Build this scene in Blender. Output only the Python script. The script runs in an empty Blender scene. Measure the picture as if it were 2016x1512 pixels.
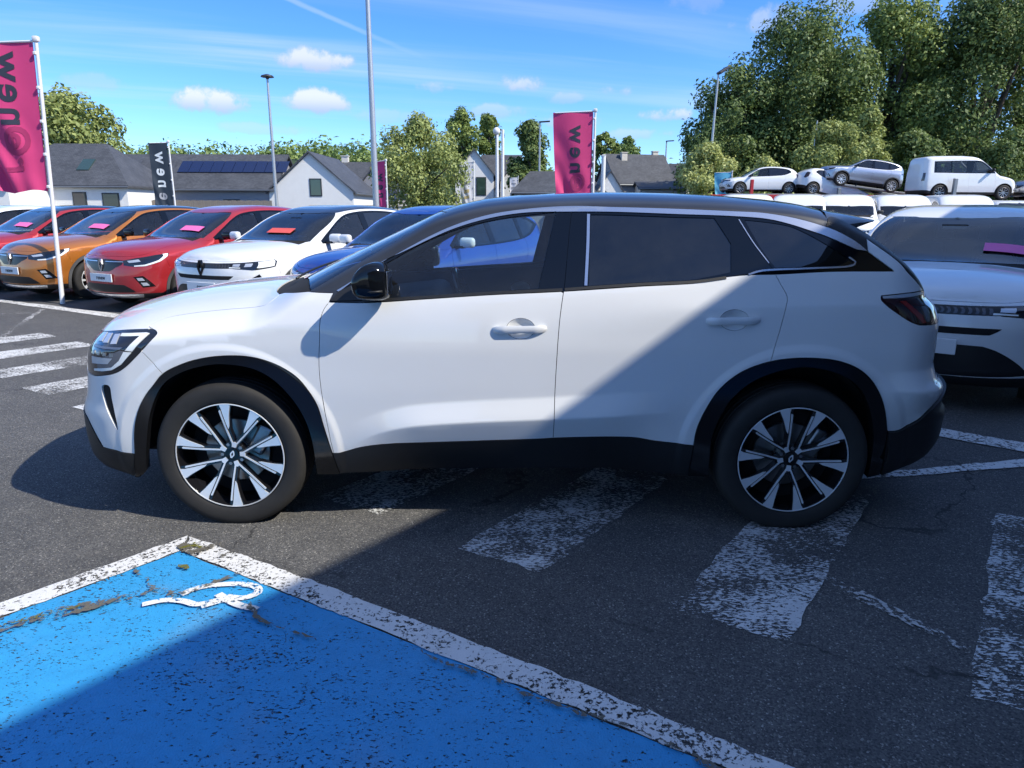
import bpy, bmesh, math, random
import numpy as np
from mathutils import Vector, Matrix, Euler, geometry, kdtree
rad = math.radians
SC = bpy.context.scene
COL = SC.collection

# ------------------------------------------------------------------ camera
cam_d = bpy.data.cameras.new('camera')
cam_d.sensor_width = 36.0
cam_d.lens = 1370.0 * 36.0 / 2016.0
cam_d.clip_start = 0.05
cam_d.clip_end = 3000
cam = bpy.data.objects.new('camera', cam_d)
COL.objects.link(cam)
_r = Vector((0.99992307, 0.01179237, 0.00384666))
_u = Vector((-0.0065791, 0.24131708, 0.97042402))
_f = Vector((-0.01051534, 0.97037467, -0.2413761))
cam.matrix_world = Matrix(((_r.x, _u.x, -_f.x, 1.37389), (_r.y, _u.y, -_f.y, -4.01074), (_r.z, _u.z, -_f.z, 1.48481), (0, 0, 0, 1)))
SC.camera = cam

# ------------------------------------------------------------------ sun, sky, exposure
SUN_DIR = Vector((-0.654, 0.305, -0.692)).normalized()      # direction the light travels
SUN_EL = math.asin(-SUN_DIR.z)
SUN_AZ = math.atan2(-SUN_DIR.x, -SUN_DIR.y)                  # clockwise from +Y
SUN_STRENGTH = 3.9
SKY_STRENGTH = 0.13
EXPOSURE = 0.70
sl = bpy.data.lights.new('sun', 'SUN')
sl.energy = SUN_STRENGTH
sl.angle = rad(0.53)
sl.color = (1.0, 0.94, 0.82)
sun = bpy.data.objects.new('sun', sl)
COL.objects.link(sun)
sun.rotation_euler = SUN_DIR.to_track_quat('-Z', 'Y').to_euler()
sun.location = (20, -8, 20)

SC.view_settings.view_transform = 'Standard'
SC.view_settings.look = 'None'
SC.view_settings.gamma = 1.0
SC.view_settings.use_curve_mapping = False
SC.view_settings.exposure = EXPOSURE
SC.render.engine = 'CYCLES'
SC.cycles.max_bounces = 5
SC.cycles.transparent_max_bounces = 12
SC.cycles.diffuse_bounces = 3
SC.cycles.glossy_bounces = 4
SC.cycles.use_denoising = True
SC.cycles.use_adaptive_sampling = True
SC.cycles.adaptive_threshold = 0.025
SC.cycles.caustics_reflective = False
SC.cycles.caustics_refractive = False
SC.cycles.sample_clamp_indirect = 6.0

world = bpy.data.worlds.new('World')
SC.world = world
world.use_nodes = True
# ------------------------------------------------------------------ node helpers
class NT:
    def __init__(s, tree):
        s.t = tree; s.n = tree.nodes; s.l = tree.links
    def add(s, typ, **kw):
        n = s.n.new(typ)
        ins = kw.pop('i', {})
        for k, v in kw.items(): setattr(n, k, v)
        for k, v in ins.items():
            if hasattr(v, 'is_output') or isinstance(v, bpy.types.NodeSocket): s.l.new(v, n.inputs[k])
            else: n.inputs[k].default_value = v
        return n
    def math(s, op, a, b=None, c=None, clamp=False):
        n = s.n.new('ShaderNodeMath'); n.operation = op; n.use_clamp = clamp
        for k, v in enumerate((a, b, c)):
            if v is None: continue
            if isinstance(v, bpy.types.NodeSocket): s.l.new(v, n.inputs[k])
            else: n.inputs[k].default_value = v
        return n.outputs[0]
    def vmath(s, op, a, b=None):
        n = s.n.new('ShaderNodeVectorMath'); n.operation = op
        for k, v in enumerate((a, b)):
            if v is None: continue
            if isinstance(v, bpy.types.NodeSocket): s.l.new(v, n.inputs[k])
            else: n.inputs[k].default_value = v
        return n.outputs['Value'] if op in ('DOT_PRODUCT', 'LENGTH') else n.outputs[0]
    def mixc(s, f, a, b, blend='MIX'):
        n = s.n.new('ShaderNodeMix'); n.data_type = 'RGBA'; n.blend_type = blend
        for k, v in ((0, f), (6, a), (7, b)):
            if isinstance(v, bpy.types.NodeSocket): s.l.new(v, n.inputs[k])
            else: n.inputs[k].default_value = v if k == 0 or len(v) == 4 else (*v, 1)
        return n.outputs[2]
    def noise(s, vec, scale, detail=4, rough=.55, dist=0.0, out='Fac'):
        n = s.n.new('ShaderNodeTexNoise'); n.inputs['Scale'].default_value = scale
        n.inputs['Detail'].default_value = detail; n.inputs['Roughness'].default_value = rough
        n.inputs['Distortion'].default_value = dist
        if vec is not None: s.l.new(vec, n.inputs['Vector'])
        return n.outputs[out]
    def ramp(s, f, stops, interp='LINEAR'):
        n = s.n.new('ShaderNodeValToRGB'); n.color_ramp.interpolation = interp
        e = n.color_ramp.elements
        while len(e) < len(stops): e.new(0.5)
        for k, (p, c) in enumerate(stops):
            e[k].position = p; e[k].color = c if len(c) == 4 else (*c, 1)
        s.l.new(f, n.inputs[0])
        return n.outputs[0]
    def smooth(s, x, a, b):
        n = s.n.new('ShaderNodeMapRange'); n.interpolation_type = 'SMOOTHSTEP'
        s.l.new(x, n.inputs[0]); n.inputs[1].default_value = a; n.inputs[2].default_value = b
        return n.outputs[0]

MATS = {}
def mat(name):
    m = bpy.data.materials.new(name); m.use_nodes = True
    t = NT(m.node_tree)
    b = m.node_tree.nodes['Principled BSDF']
    MATS[name] = m
    return m, t, b

def simple(name, col, rough=.5, metal=0.0, coat=0.0, spec=.5, var=0.0, vscale=20.0, bump=0.0, bscale=200.0, coord='Object'):
    m, t, b = mat(name)
    b.inputs['Roughness'].default_value = rough
    b.inputs['Metallic'].default_value = metal
    b.inputs['Coat Weight'].default_value = coat
    b.inputs['Coat Roughness'].default_value = .03
    b.inputs['Specular IOR Level'].default_value = spec
    tc = t.add('ShaderNodeTexCoord').outputs[coord]
    v = t.noise(tc, vscale, 3)
    lo = tuple(c * (1 - var) for c in col); hi = tuple(min(1, c * (1 + var)) for c in col)
    c = t.mixc(v, lo, hi)
    t.l.new(c, b.inputs['Base Color'])
    if bump:
        bn = t.add('ShaderNodeBump', i={'Strength': bump, 'Distance': .002})
        t.l.new(t.noise(tc, bscale, 2), bn.inputs['Height'])
        t.l.new(bn.outputs[0], b.inputs['Normal'])
    return m

def paint(name, col, metal=0.0, rough=.38, flake=0.0):
    m, t, b = mat(name)
    tc = t.add('ShaderNodeTexCoord').outputs['Object']
    dirt = t.noise(tc, 3.0, 5, .6)
    c = t.mixc(t.math('MULTIPLY', dirt, .10), col, (.35, .33, .30))
    t.l.new(c, b.inputs['Base Color'])
    b.inputs['Metallic'].default_value = metal
    b.inputs['Roughness'].default_value = rough
    b.inputs['Coat Weight'].default_value = 1.0
    b.inputs['Coat IOR'].default_value = 1.5
    rr = t.math('MULTIPLY_ADD', t.noise(tc, 9.0, 4), .05, .012)
    t.l.new(rr, b.inputs['Coat Roughness'])
    return m

def glass(name, tint, refl=1.0, dark=0.0):
    """thin sheet: tinted see-through plus fresnel reflection"""
    m = bpy.data.materials.new(name); m.use_nodes = True
    t = NT(m.node_tree); m.node_tree.nodes.clear()
    out = t.add('ShaderNodeOutputMaterial')
    tr = t.add('ShaderNodeBsdfTransparent', i={'Color': (*tint, 1)})
    gl = t.add('ShaderNodeBsdfGlossy', i={'Color': (1, 1, 1, 1), 'Roughness': .008})
    fr = t.add('ShaderNodeFresnel', i={'IOR': 1.52})
    f = t.math('MULTIPLY', fr.outputs[0], 1.75 * refl, clamp=True)
    mx = t.add('ShaderNodeMixShader', i={0: f, 1: tr.outputs[0], 2: gl.outputs[0]})
    # a film of dust on the pane
    df = t.add('ShaderNodeBsdfDiffuse', i={'Color': (.5, .5, .48, 1)})
    tc = t.add('ShaderNodeTexCoord').outputs['Object']
    d = t.math('MULTIPLY_ADD', t.noise(tc, 7.0, 6, .7), .035, dark)
    m2 = t.add('ShaderNodeMixShader', i={0: d, 1: mx.outputs[0], 2: df.outputs[0]})
    t.l.new(m2.outputs[0], out.inputs[0])
    MATS[name] = m
    return m

# ------------------------------------------------------------------ object helpers
def link(o, parent=None):
    COL.objects.link(o)
    if parent is not None: o.parent = parent
    return o
def thing(name, label, cat, loc=(0, 0, 0), rotz=0.0, group=None):
    o = bpy.data.objects.new(name, None)
    o.empty_display_size = .2
    link(o); o.location = loc; o.rotation_euler = (0, 0, rotz)
    tag(o, label, cat, group)
    return o
def tag(o, label=None, cat=None, group=None, kind=None):
    if label: o['label'] = label
    if cat: o['category'] = cat
    if group: o['group'] = group
    if kind: o['kind'] = kind
    return o
def mesh_obj(name, verts, faces, material, parent=None, smooth=False):
    me = bpy.data.meshes.new(name)
    me.from_pydata([tuple(map(float, v)) for v in verts], [], [tuple(int(i) for i in f) for f in faces])
    me.update()
    if smooth: me.polygons.foreach_set('use_smooth', np.ones(len(me.polygons), bool))
    o = bpy.data.objects.new(name, me)
    if material is not None: me.materials.append(MATS[material] if isinstance(material, str) else material)
    return link(o, parent)
def bm_obj(name, bm, material, parent=None, smooth=False, angle=None):
    me = bpy.data.meshes.new(name)
    bm.to_mesh(me); bm.free()
    if smooth: me.polygons.foreach_set('use_smooth', np.ones(len(me.polygons), bool))
    if angle is not None: me.set_sharp_from_angle(angle=rad(angle))
    o = bpy.data.objects.new(name, me)
    if material is not None: me.materials.append(MATS[material] if isinstance(material, str) else material)
    return link(o, parent)
def add_box(bm, c, s, rot=None, bev=0.0, seg=2):
    r = bmesh.ops.create_cube(bm, size=1.0)
    vs = r['verts']
    bmesh.ops.scale(bm, vec=Vector(s), verts=vs)
    if bev > 0:
        es = list({e for v in vs for e in v.link_edges})
        rb = bmesh.ops.bevel(bm, geom=es, offset=bev, segments=seg, profile=.5, affect='EDGES')
        vs = list({v for f in rb['faces'] for v in f.verts} | {v for v in vs if v.is_valid})
    if rot is not None: bmesh.ops.rotate(bm, cent=(0, 0, 0), matrix=Euler(rot).to_matrix(), verts=vs)
    bmesh.ops.translate(bm, vec=Vector(c), verts=vs)
    return vs
def add_cyl(bm, p0, p1, r0, r1=None, seg=12, caps=True):
    p0 = Vector(p0); p1 = Vector(p1); r1 = r0 if r1 is None else r1
    d = p1 - p0
    q = d.to_track_quat('Z', 'Y').to_matrix().to_4x4()
    M = Matrix.Translation((p0 + p1) / 2) @ q
    return bmesh.ops.create_cone(bm, cap_ends=caps, cap_tris=False, segments=seg, radius1=r0, radius2=r1, depth=d.length, matrix=M)['verts']
def add_tube(bm, pts, r, seg=8):
    pts = [Vector(p) for p in pts]; rings = []
    for k, p in enumerate(pts):
        d = (pts[min(k + 1, len(pts) - 1)] - pts[max(k - 1, 0)]).normalized()
        a = d.orthogonal().normalized() if k == 0 else (rings_a - d * rings_a.dot(d)).normalized()
        rings_a = a; b = d.cross(a)
        rr = r[k] if isinstance(r, (list, tuple)) else r
        rings.append([bm.verts.new(p + (a * math.cos(2 * math.pi * j / seg) + b * math.sin(2 * math.pi * j / seg)) * rr) for j in range(seg)])
    for k in range(len(rings) - 1):
        for j in range(seg):
            bm.faces.new((rings[k][j], rings[k][(j + 1) % seg], rings[k + 1][(j + 1) % seg], rings[k + 1][j]))
    bm.faces.new(rings[0][::-1]); bm.faces.new(rings[-1])
def prism(pts, z0, z1):
    """polygon (list of 2d) extruded: returns verts (x,y,z), faces"""
    n = len(pts)
    v = [(p[0], p[1], z0) for p in pts] + [(p[0], p[1], z1) for p in pts]
    f = [tuple(range(n))[::-1], tuple(range(n, 2 * n))] + [(k, (k + 1) % n, n + (k + 1) % n, n + k) for k in range(n)]
    return v, f
def copy_tree(o, parent=None):
    c = o.copy(); COL.objects.link(c); c.parent = parent
    for ch in o.children: copy_tree(ch, c)
    return c
_txt_cache = {}
def text_mesh(s, size=1.0, bold=0.0, extrude=.0):
    key = (s, size, bold, extrude)
    if key not in _txt_cache:
        cu = bpy.data.curves.new('t', 'FONT'); cu.body = s; cu.size = size; cu.offset = bold; cu.extrude = extrude
        cu.align_x = 'CENTER'; cu.align_y = 'CENTER'; cu.resolution_u = 4
        ob = bpy.data.objects.new('t', cu); COL.objects.link(ob)
        dg = bpy.context.evaluated_depsgraph_get(); dg.update()
        me = bpy.data.meshes.new_from_object(ob.evaluated_get(dg))
        bpy.data.objects.remove(ob)
        v = np.array([tuple(q.co) for q in me.vertices]); f = [tuple(p.vertices) for p in me.polygons]
        _txt_cache[key] = (v, f)
    return _txt_cache[key]
# ------------------------------------------------------------------ sky with small fair-weather clouds
def build_sky():
    t = NT(world.node_tree)
    bg = world.node_tree.nodes['Background']
    sky = t.add('ShaderNodeTexSky', sky_type='NISHITA')
    sky.sun_disc = False; sky.sun_elevation = SUN_EL; sky.sun_rotation = SUN_AZ
    sky.air_density = .85; sky.dust_density = .15; sky.ozone_density = 3.2; sky.altitude = 60
    d = t.add('ShaderNodeTexCoord').outputs['Generated']
    sep = t.add('ShaderNodeSeparateXYZ', i={0: d})
    X, Y, Z = sep.outputs
    az = t.math('ARCTAN2', X, Y)
    el = t.math('ARCSINE', Z)
    hsv = t.add('ShaderNodeHueSaturation', i={'Saturation': 1.24, 'Value': 1.0, 'Color': sky.outputs[0]})
    col = t.mixc(1.0, hsv.outputs[0], (.76, .91, 1.17), 'MULTIPLY')
    # thin streaks of high cloud, drawn on a plane overhead
    zz = t.math('MAXIMUM', Z, .03)
    px = t.math('DIVIDE', X, zz); py = t.math('DIVIDE', Y, zz)
    r1 = t.math('ADD', t.math('MULTIPLY', px, .80), t.math('MULTIPLY', py, .35))
    r2 = t.math('ADD', t.math('MULTIPLY', px, -.30), t.math('MULTIPLY', py, .72))
    pv = t.add('ShaderNodeCombineXYZ', i={0: t.math('MULTIPLY', r1, .16), 1: t.math('MULTIPLY', r2, 1.1), 2: 3.3}).outputs[0]
    ci = t.noise(pv, 1.0, 7, .58, .55)
    ci2 = t.noise(t.add('ShaderNodeCombineXYZ', i={0: px, 1: py, 2: 7.7}).outputs[0], .30, 3, .5, .4)
    cm = t.math('MULTIPLY', t.smooth(ci, .40, .78), t.smooth(ci2, .28, .60))
    fade = t.smooth(el, .03, .22)
    cm = t.math('MULTIPLY', t.math('MULTIPLY', cm, fade), .75)
    col = t.mixc(cm, col, (3.6, 4.3, 5.2))
    # a contrail
    ta = t.math('SUBTRACT', el, t.math('MULTIPLY_ADD', az, -.345, .149))
    tr = t.smooth(t.math('ABSOLUTE', t.math('MULTIPLY_ADD', t.noise(d, 30, 3), .004, t.math('SUBTRACT', ta, .002))), .0045, .0008)
    tr = t.math('MULTIPLY', tr, t.math('MULTIPLY', t.smooth(az, -.55, -.36), t.smooth(az, -.10, -.26)))
    col = t.mixc(t.math('MULTIPLY', tr, .26), col, (3.8, 4.4, 5.2))
    # puffs: azimuth, elevation, half width, half height, strength
    puffs = [(-.4015, .131, .052, .0185, 1.0), (-.278, .136, .052, .0175, 1.0), (-.2735, .184, .050, .0165, .95), (-.118, .158, .036, .011, .5), (.002, .163, .040, .0150, .8), (.060, .146, .03, .010, .45),
             (.122, .154, .028, .010, .6), (.193, .123, .040, .0125, .85), (.262, .103, .014, .006, .6), (.232, .26, .055, .025, .3), (.32, .225, .055, .020, .55), (-.005, .276, .030, .014, .6),
             (-.60, .150, .034, .009, .4), (-.56, .125, .018, .008, .5), (-.52, .142, .04, .012, .35), (.07, .115, .05, .012, .5), (.15, .10, .06, .010, .5), (-.03, .13, .05, .012, .5), (.30, .145, .05, .013, .5), (-.33, .10, .06, .010, .4), (-.17, .12, .06, .012, .35), (.40, .24, .06, .02, .45),
             (.66, .15, .08, .022, .8), (.95, .13, .09, .024, .8), (-.95, .14, .09, .022, .8), (-1.4, .16, .1, .026, .8), (1.5, .15, .1, .026, .8), (2.3, .14, .12, .028, .8), (-2.2, .15, .12, .028, .8), (3.0, .15, .1, .026, .8)]
    nz = t.noise(d, 26, 6, .62)
    nz2 = t.noise(d, 9, 3, .5)
    wob = t.math('ADD', t.math('MULTIPLY_ADD', nz, 3.4, -1.7), t.math('MULTIPLY_ADD', nz2, 1.4, -.7))
    tot = None; shade = None
    for a0, e0, wa, we, st in puffs:
        a = t.math('DIVIDE', t.math('SUBTRACT', az, a0), wa)
        e = t.math('DIVIDE', t.math('SUBTRACT', el, e0), we)
        elow = t.math('MULTIPLY', t.math('MINIMUM', e, 0.0), .7)       # flatter underneath
        r = t.math('ADD', t.math('MULTIPLY', a, a), t.math('ADD', t.math('MULTIPLY', e, e), t.math('MULTIPLY', elow, elow)))
        r = t.math('ADD', r, wob)
        m = t.math('MULTIPLY', t.smooth(r, 1.05, .15), st)
        s = t.math('MULTIPLY', m, t.smooth(e, -.9, .55))
        tot = m if tot is None else t.math('MAXIMUM', tot, m)
        shade = s if shade is None else t.math('MAXIMUM', shade, s)
    cc = t.mixc(shade, (2.5, 3.0, 3.9), (4.7, 4.8, 5.0))
    col = t.mixc(t.math('MULTIPLY', tot, .82), col, cc)
    t.l.new(col, bg.inputs[0]); bg.inputs[1].default_value = SKY_STRENGTH
build_sky()
# ------------------------------------------------------------------ car body surfaces
def pchip(xs,ys):
    xs=np.asarray(xs,float);ys=np.asarray(ys,float);h=np.diff(xs);d=np.diff(ys)/h
    m=np.zeros_like(ys)
    for i in range(1,len(xs)-1):
        if d[i-1]*d[i]>0:
            w1=2*h[i]+h[i-1];w2=h[i]+2*h[i-1];m[i]=(w1+w2)/(w1/d[i-1]+w2/d[i])
    m[0]=d[0];m[-1]=d[-1]
    def f(x):
        x=np.asarray(x,float);xc=np.clip(x,xs[0],xs[-1])
        i=np.clip(np.searchsorted(xs,xc,'right')-1,0,len(xs)-2)
        t=(xc-xs[i])/h[i]
        a=ys[i]*(1+2*t)*(1-t)**2+m[i]*h[i]*t*(1-t)**2+ys[i+1]*t*t*(3-2*t)+m[i+1]*h[i]*t*t*(t-1)
        return a+np.where(x<xs[0],m[0]*(x-xs[0]),0)+np.where(x>xs[-1],m[-1]*(x-xs[-1]),0)
    return f
def PC(pts):
    f=pchip([p[0] for p in pts],[p[1] for p in pts])
    X=np.linspace(pts[0][0]-.5,pts[-1][0]+.5,5000);Y=f(X)
    return lambda x: np.interp(x,X,Y)
def sstep(a,b,x):
    t=np.clip((x-a)/(b-a),0,1); return t*t*(3-2*t)
def splus(x,s): # soft max(0,x)
    return s*np.logaddexp(0,x/s)
class Body:
    """half body as a height field y=W(x,z) over the side view"""
    def __init__(s,d):
        s.d=d
        s.zt=PC(d['top']); s.xf=PC(d['front']); s.xr=PC(d['rear']); s.zb=PC(d['bottom'])
        s.side=PC(d['side']); s.zc=PC(d['crease']); s.cs=PC(d['crease_soft']); s.belt=PC(d['belt'])
        s.at=PC(d['top_round']); s.tm=PC(d['top_m']); s.plan=PC(d['plan'])
        s.xn,s.zn=d['nose']; s.xtl,s.ztl=d['tail']
    def ef(s,xi):
        t=np.clip(xi/s.d['af'],0,1); return np.power(np.maximum(1-np.power(1-t,s.d['fn']),0),1/s.d['fm'])
    def er(s,xi):
        t=np.clip(xi/s.d['ar'],0,1); return np.power(np.maximum(1-np.power(1-t,s.d['rn']),0),1/s.d['rm'])
    def et(s,d,x):
        t=np.clip(d/s.at(x),0,1); return np.power(np.maximum(1-np.power(1-t,1.7),0),1/s.tm(x))
    def wside(s,x,z):
        D=s.d
        y=s.side(z)+s.plan(x)
        zc=s.zc(x)
        y=y-D['lean']*splus(z-zc,s.cs(x))
        y=y-(D['lean2']-D['lean'])*splus(z-s.belt(x),.012)
        if 'low' in D: y=y+D['low'](x,z)
        for hx,hz,r0,r1,amp in D['arches']:
            r=np.hypot(x-hx,z-hz); y=y+amp*(1-sstep(r1,r0,r))*(z>0.0)
        return y
    def W(s,x,z):
        x=np.asarray(x,float);z=np.asarray(z,float)
        xfe=s.xf(np.minimum(z,s.zn)); xre=s.xr(np.minimum(z,s.ztl))
        w=s.wside(x,z)*s.ef(x-xfe)*s.er(xre-x)*s.et(s.zt(np.clip(x,s.xn,s.xtl))-z,x)
        return np.maximum(w,0)
    def UV(s,x,z):
        x=np.asarray(x,float);z=np.asarray(z,float)
        xfe=s.xf(np.minimum(z,s.zn)); xre=s.xr(np.minimum(z,s.ztl))
        U=x+.8*(s.ef(x-xfe)-1)+.8*(1-s.er(xre-x))
        V=z+.75*(1-s.et(s.zt(np.clip(x,s.xn,s.xtl))-z,x))
        return U,V
    def inv(s,U,V,it=14):
        U=np.asarray(U,float);V=np.asarray(V,float)
        x=np.clip(U,s.xn+.05,s.xtl-.05);z=np.clip(V,.3,s.zt(x)-.02)
        for k in range(it):
            lo=s.xf(np.minimum(z,s.zn));hi=s.xr(np.minimum(z,s.ztl))
            for j in range(24):
                m=.5*(lo+hi);u=s.UV(m,z)[0];lo=np.where(u<U,m,lo);hi=np.where(u<U,hi,m)
            x=.5*(lo+hi)
            lo=np.full_like(x,-.1);hi=s.zt(np.clip(x,s.xn,s.xtl))
            for j in range(24):
                m=.5*(lo+hi);v=s.UV(x,m)[1];lo=np.where(v<V,m,lo);hi=np.where(v<V,hi,m)
            z=.5*(lo+hi)
        return x,z
def cr(pts, h=.012, closed=False):
    """Catmull-Rom through the points, resampled at about h"""
    P = np.asarray(pts, float)
    if len(P) == 2:
        n = max(1, int(np.ceil(np.linalg.norm(P[1] - P[0]) / h)))
        return P[0] + (P[1] - P[0]) * np.linspace(0, 1, n + 1)[:, None]
    Q = np.vstack([P[-1], P, P[0], P[1]]) if closed else np.vstack([2 * P[0] - P[1], P, 2 * P[-1] - P[-2]])
    out = []
    for k in range(1, len(Q) - 2):
        a, b, c, d = Q[k - 1:k + 3]
        L = np.linalg.norm(c - b)
        if L < 1e-9: continue
        n = max(1, int(np.ceil(L / h)))
        # centripetal tangents
        t0 = max(np.linalg.norm(b - a) ** .5, 1e-4); t1 = L ** .5; t2 = max(np.linalg.norm(d - c) ** .5, 1e-4)
        m1 = ((b - a) / t0 - (c - a) / (t0 + t1) + (c - b) / t1) * t1
        m2 = ((c - b) / t1 - (d - b) / (t1 + t2) + (d - c) / t2) * t1
        for j in range(n):
            t = j / n
            out.append((2*t**3-3*t*t+1)*b + (t**3-2*t*t+t)*m1 + (-2*t**3+3*t*t)*c + (t**3-t*t)*m2)
    if not closed: out.append(P[-1])
    return np.array(out)
def lin(pts, h=.012, closed=False):
    P = [np.asarray(p, float) for p in pts]
    if closed: P = P + [P[0]]
    out = []
    for a, b in zip(P[:-1], P[1:]):
        n = max(1, int(np.ceil(np.linalg.norm(b - a) / h)))
        for j in range(n): out.append(a + (b - a) * j / n)
    if not closed: out.append(P[-1])
    return np.array(out)
def in_poly(P, poly):
    a = np.asarray(poly, float); b = np.roll(a, -1, 0)
    box = (P[:, 0] >= a[:, 0].min()) & (P[:, 0] <= a[:, 0].max()) & (P[:, 1] >= a[:, 1].min()) & (P[:, 1] <= a[:, 1].max())
    if not box.all():
        full = np.zeros(len(P), bool); k = np.where(box)[0]
        if len(k): full[k] = in_poly(P[k], poly)
        return full
    x, z = P[:, 0], P[:, 1]; r = np.zeros(len(P), bool)
    for (x0, z0), (x1, z1) in zip(a, b):
        if z0 == z1: continue
        c = ((z0 > z) != (z1 > z))
        r ^= c & (x < (x1 - x0) * (z - z0) / (z1 - z0) + x0)
    return r
class Shell:
    def __init__(s, body, h=.024, hl=.012, guides=(), narc=0):
        s.B = body; s.h = h; s.hl = hl; s.guides = guides; s.narc = narc; s.lines = []; s.polys = []
    # points on the nose / tail / top given by (y,z) or (x,y)
    def F(s, y, z):
        B = s.B; lo = float(B.xf(min(z, B.zn))); hi = lo + B.d['af'] * 1.3
        for _ in range(40):
            m = .5 * (lo + hi)
            if B.W(m, z) < y: lo = m
            else: hi = m
        return (.5 * (lo + hi), z)
    def R(s, y, z):
        B = s.B; hi = float(B.xr(min(z, B.ztl))); lo = hi - B.d['ar'] * 1.3
        for _ in range(40):
            m = .5 * (lo + hi)
            if B.W(m, z) < y: hi = m
            else: lo = m
        return (.5 * (lo + hi), z)
    def T(s, x, y):
        B = s.B; hi = float(B.zt(np.clip(x, B.xn, B.xtl))); lo = hi - .4
        for _ in range(40):
            m = .5 * (lo + hi)
            if B.W(x, m) < y: hi = m
            else: lo = m
        return (x, .5 * (lo + hi))
    def line(s, pts): s.lines.append(np.asarray(pts, float)); return s.lines[-1]
    def poly(s, name, pts, constrain=True):
        p = np.asarray(pts, float)
        s.polys.append((name, p))
        if constrain: s.lines.append(np.vstack([p, p[:1]]))
    def build(s):
        B, h = s.B, s.h
        z0 = B.d['zfront']; z1 = B.d['zrear']
        for q in s.guides:
            xs = np.arange(B.xn + .04, B.xtl - .03, h)
            s.lines.append(np.stack([xs, B.zt(xs) - B.at(xs) * q], 1))
        for f, x0, x1, offs in B.d.get('guides', ()):
            for o in offs:
                xs = np.arange(x0, x1, h * .8); s.lines.append(np.stack([xs, f(xs) + o], 1))
        for hx, hz, r0, r1, amp in B.d['arches']:
            for r in np.linspace(r1, r0, s.narc):
                an = np.arange(-.05, math.pi + .05, s.h * .8 / r)
                L = np.stack([hx + r * np.cos(an), hz + r * np.sin(an)], 1)
                s.lines.append(L)
        n = int(2.6 / s.hl / 2)
        xs = np.linspace(B.xn, B.xtl, int((B.xtl - B.xn) / (h * .8)))
        top = np.stack([xs, B.zt(xs)], 1)
        # front edge sampled from nose down, rear from tail down
        zf = np.linspace(B.zn, z0, int((B.zn - z0) / (h * .6)) + 2); fr = np.stack([B.xf(zf), zf], 1)
        zr = np.linspace(B.ztl, z1, int((B.ztl - z1) / (h * .6)) + 2); re = np.stack([B.xr(zr), zr], 1)
        # bottom uniform in U
        xb = np.linspace(0, 1, int((B.xtl - B.xn + 1.6) / h))
        xb = fr[-1, 0] + (re[-1, 0] - fr[-1, 0]) * (xb - .13 * np.sin(2 * np.pi * xb))
        zb = B.zb(xb); zb[0] = z0; zb[-1] = z1
        bot = np.stack([xb, zb], 1)
        loop = np.vstack([top, re[1:], bot[::-1][1:], fr[::-1][1:-1]])
        nb = len(loop)
        V = [loop]; E = [(k, (k + 1) % nb) for k in range(nb)]; cnt = nb
        lp = []
        for L in s.lines:
            V.append(L); E += [(cnt + k, cnt + k + 1) for k in range(len(L) - 1)]; cnt += len(L); lp.append(L)
        XZ = np.vstack(V)
        UV = np.stack(B.UV(XZ[:, 0], XZ[:, 1]), 1)
        # interior grid
        lo, hi = UV[:nb].min(0), UV[:nb].max(0)
        gu, gv = np.meshgrid(np.arange(lo[0] + h / 2, hi[0], h), np.arange(lo[1] + h / 2, hi[1], h * .95))
        gu = gu + (np.arange(gu.shape[0]) % 2)[:, None] * h * .5
        G = np.stack([gu.ravel(), gv.ravel()], 1)
        G = G[in_poly(G, UV[:nb])]
        kd = kdtree.KDTree(len(UV))
        for k, p in enumerate(UV): kd.insert((p[0], p[1], 0), k)
        kd.balance()
        keep = np.array([kd.find((g[0], g[1], 0))[2] > h * .55 for g in G])
        G = G[keep]
        gx, gz = B.inv(G[:, 0], G[:, 1], it=5)
        XZ = np.vstack([XZ, np.stack([gx, gz], 1)]); UV = np.vstack([UV, G])
        co, ed, fa, ov, oe, of = geometry.delaunay_2d_cdt([Vector(p) for p in UV.tolist()], E, [list(range(nb))], 1, 1e-6, True)
        N = len(co); xz = np.zeros((N, 2)); miss = []
        for k, o in enumerate(ov):
            if o: xz[k] = XZ[o[0]]
            else: miss.append(k)
        if miss:
            mu = np.array([co[k][:] for k in miss]); mx, mz = B.inv(mu[:, 0], mu[:, 1], it=6)
            xz[miss, 0] = mx; xz[miss, 1] = mz
        on_axis = np.array([any(i < len(top) + len(re) - 1 or (nb > i >= len(top) + len(re) - 1 + len(bot) - 2) for i in o) if o else False for o in ov])
        T = np.array([f for f in fa if len(f) == 3], int)
        cuv = np.array([q[:] for q in co])[T].mean(1)
        T = T[in_poly(cuv, UV[:nb])]
        y = B.W(xz[:, 0], xz[:, 1]); on_axis |= y < .004; y[on_axis] = 0
        s.bot = np.abs(xz[:, 1] - B.zb(xz[:, 0])) < .003
        s.bot |= np.array([any(len(top) + len(re) - 1 <= i < len(top) + len(re) - 1 + len(bot) - 1 for i in o) if o else False for o in ov])
        P = np.stack([xz[:, 0], -y, xz[:, 1]], 1)
        T = T[~on_axis[T].all(1)]
        # orient outward (-y)
        a = P[T[:, 1]] - P[T[:, 0]]; b = P[T[:, 2]] - P[T[:, 0]]
        nn = np.cross(a, b)
        uv = np.array([q[:] for q in co])
        A2 = (uv[T[:, 1], 0] - uv[T[:, 0], 0]) * (uv[T[:, 2], 1] - uv[T[:, 0], 1]) - (uv[T[:, 2], 0] - uv[T[:, 0], 0]) * (uv[T[:, 1], 1] - uv[T[:, 0], 1])
        flip = A2 < 0
        T[flip] = T[flip][:, ::-1]; nn[flip] *= -1
        mn = np.zeros((N, 3))
        for k in range(3): np.add.at(mn, T[:, k], nn)
        mn[on_axis, 1] = 0
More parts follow.
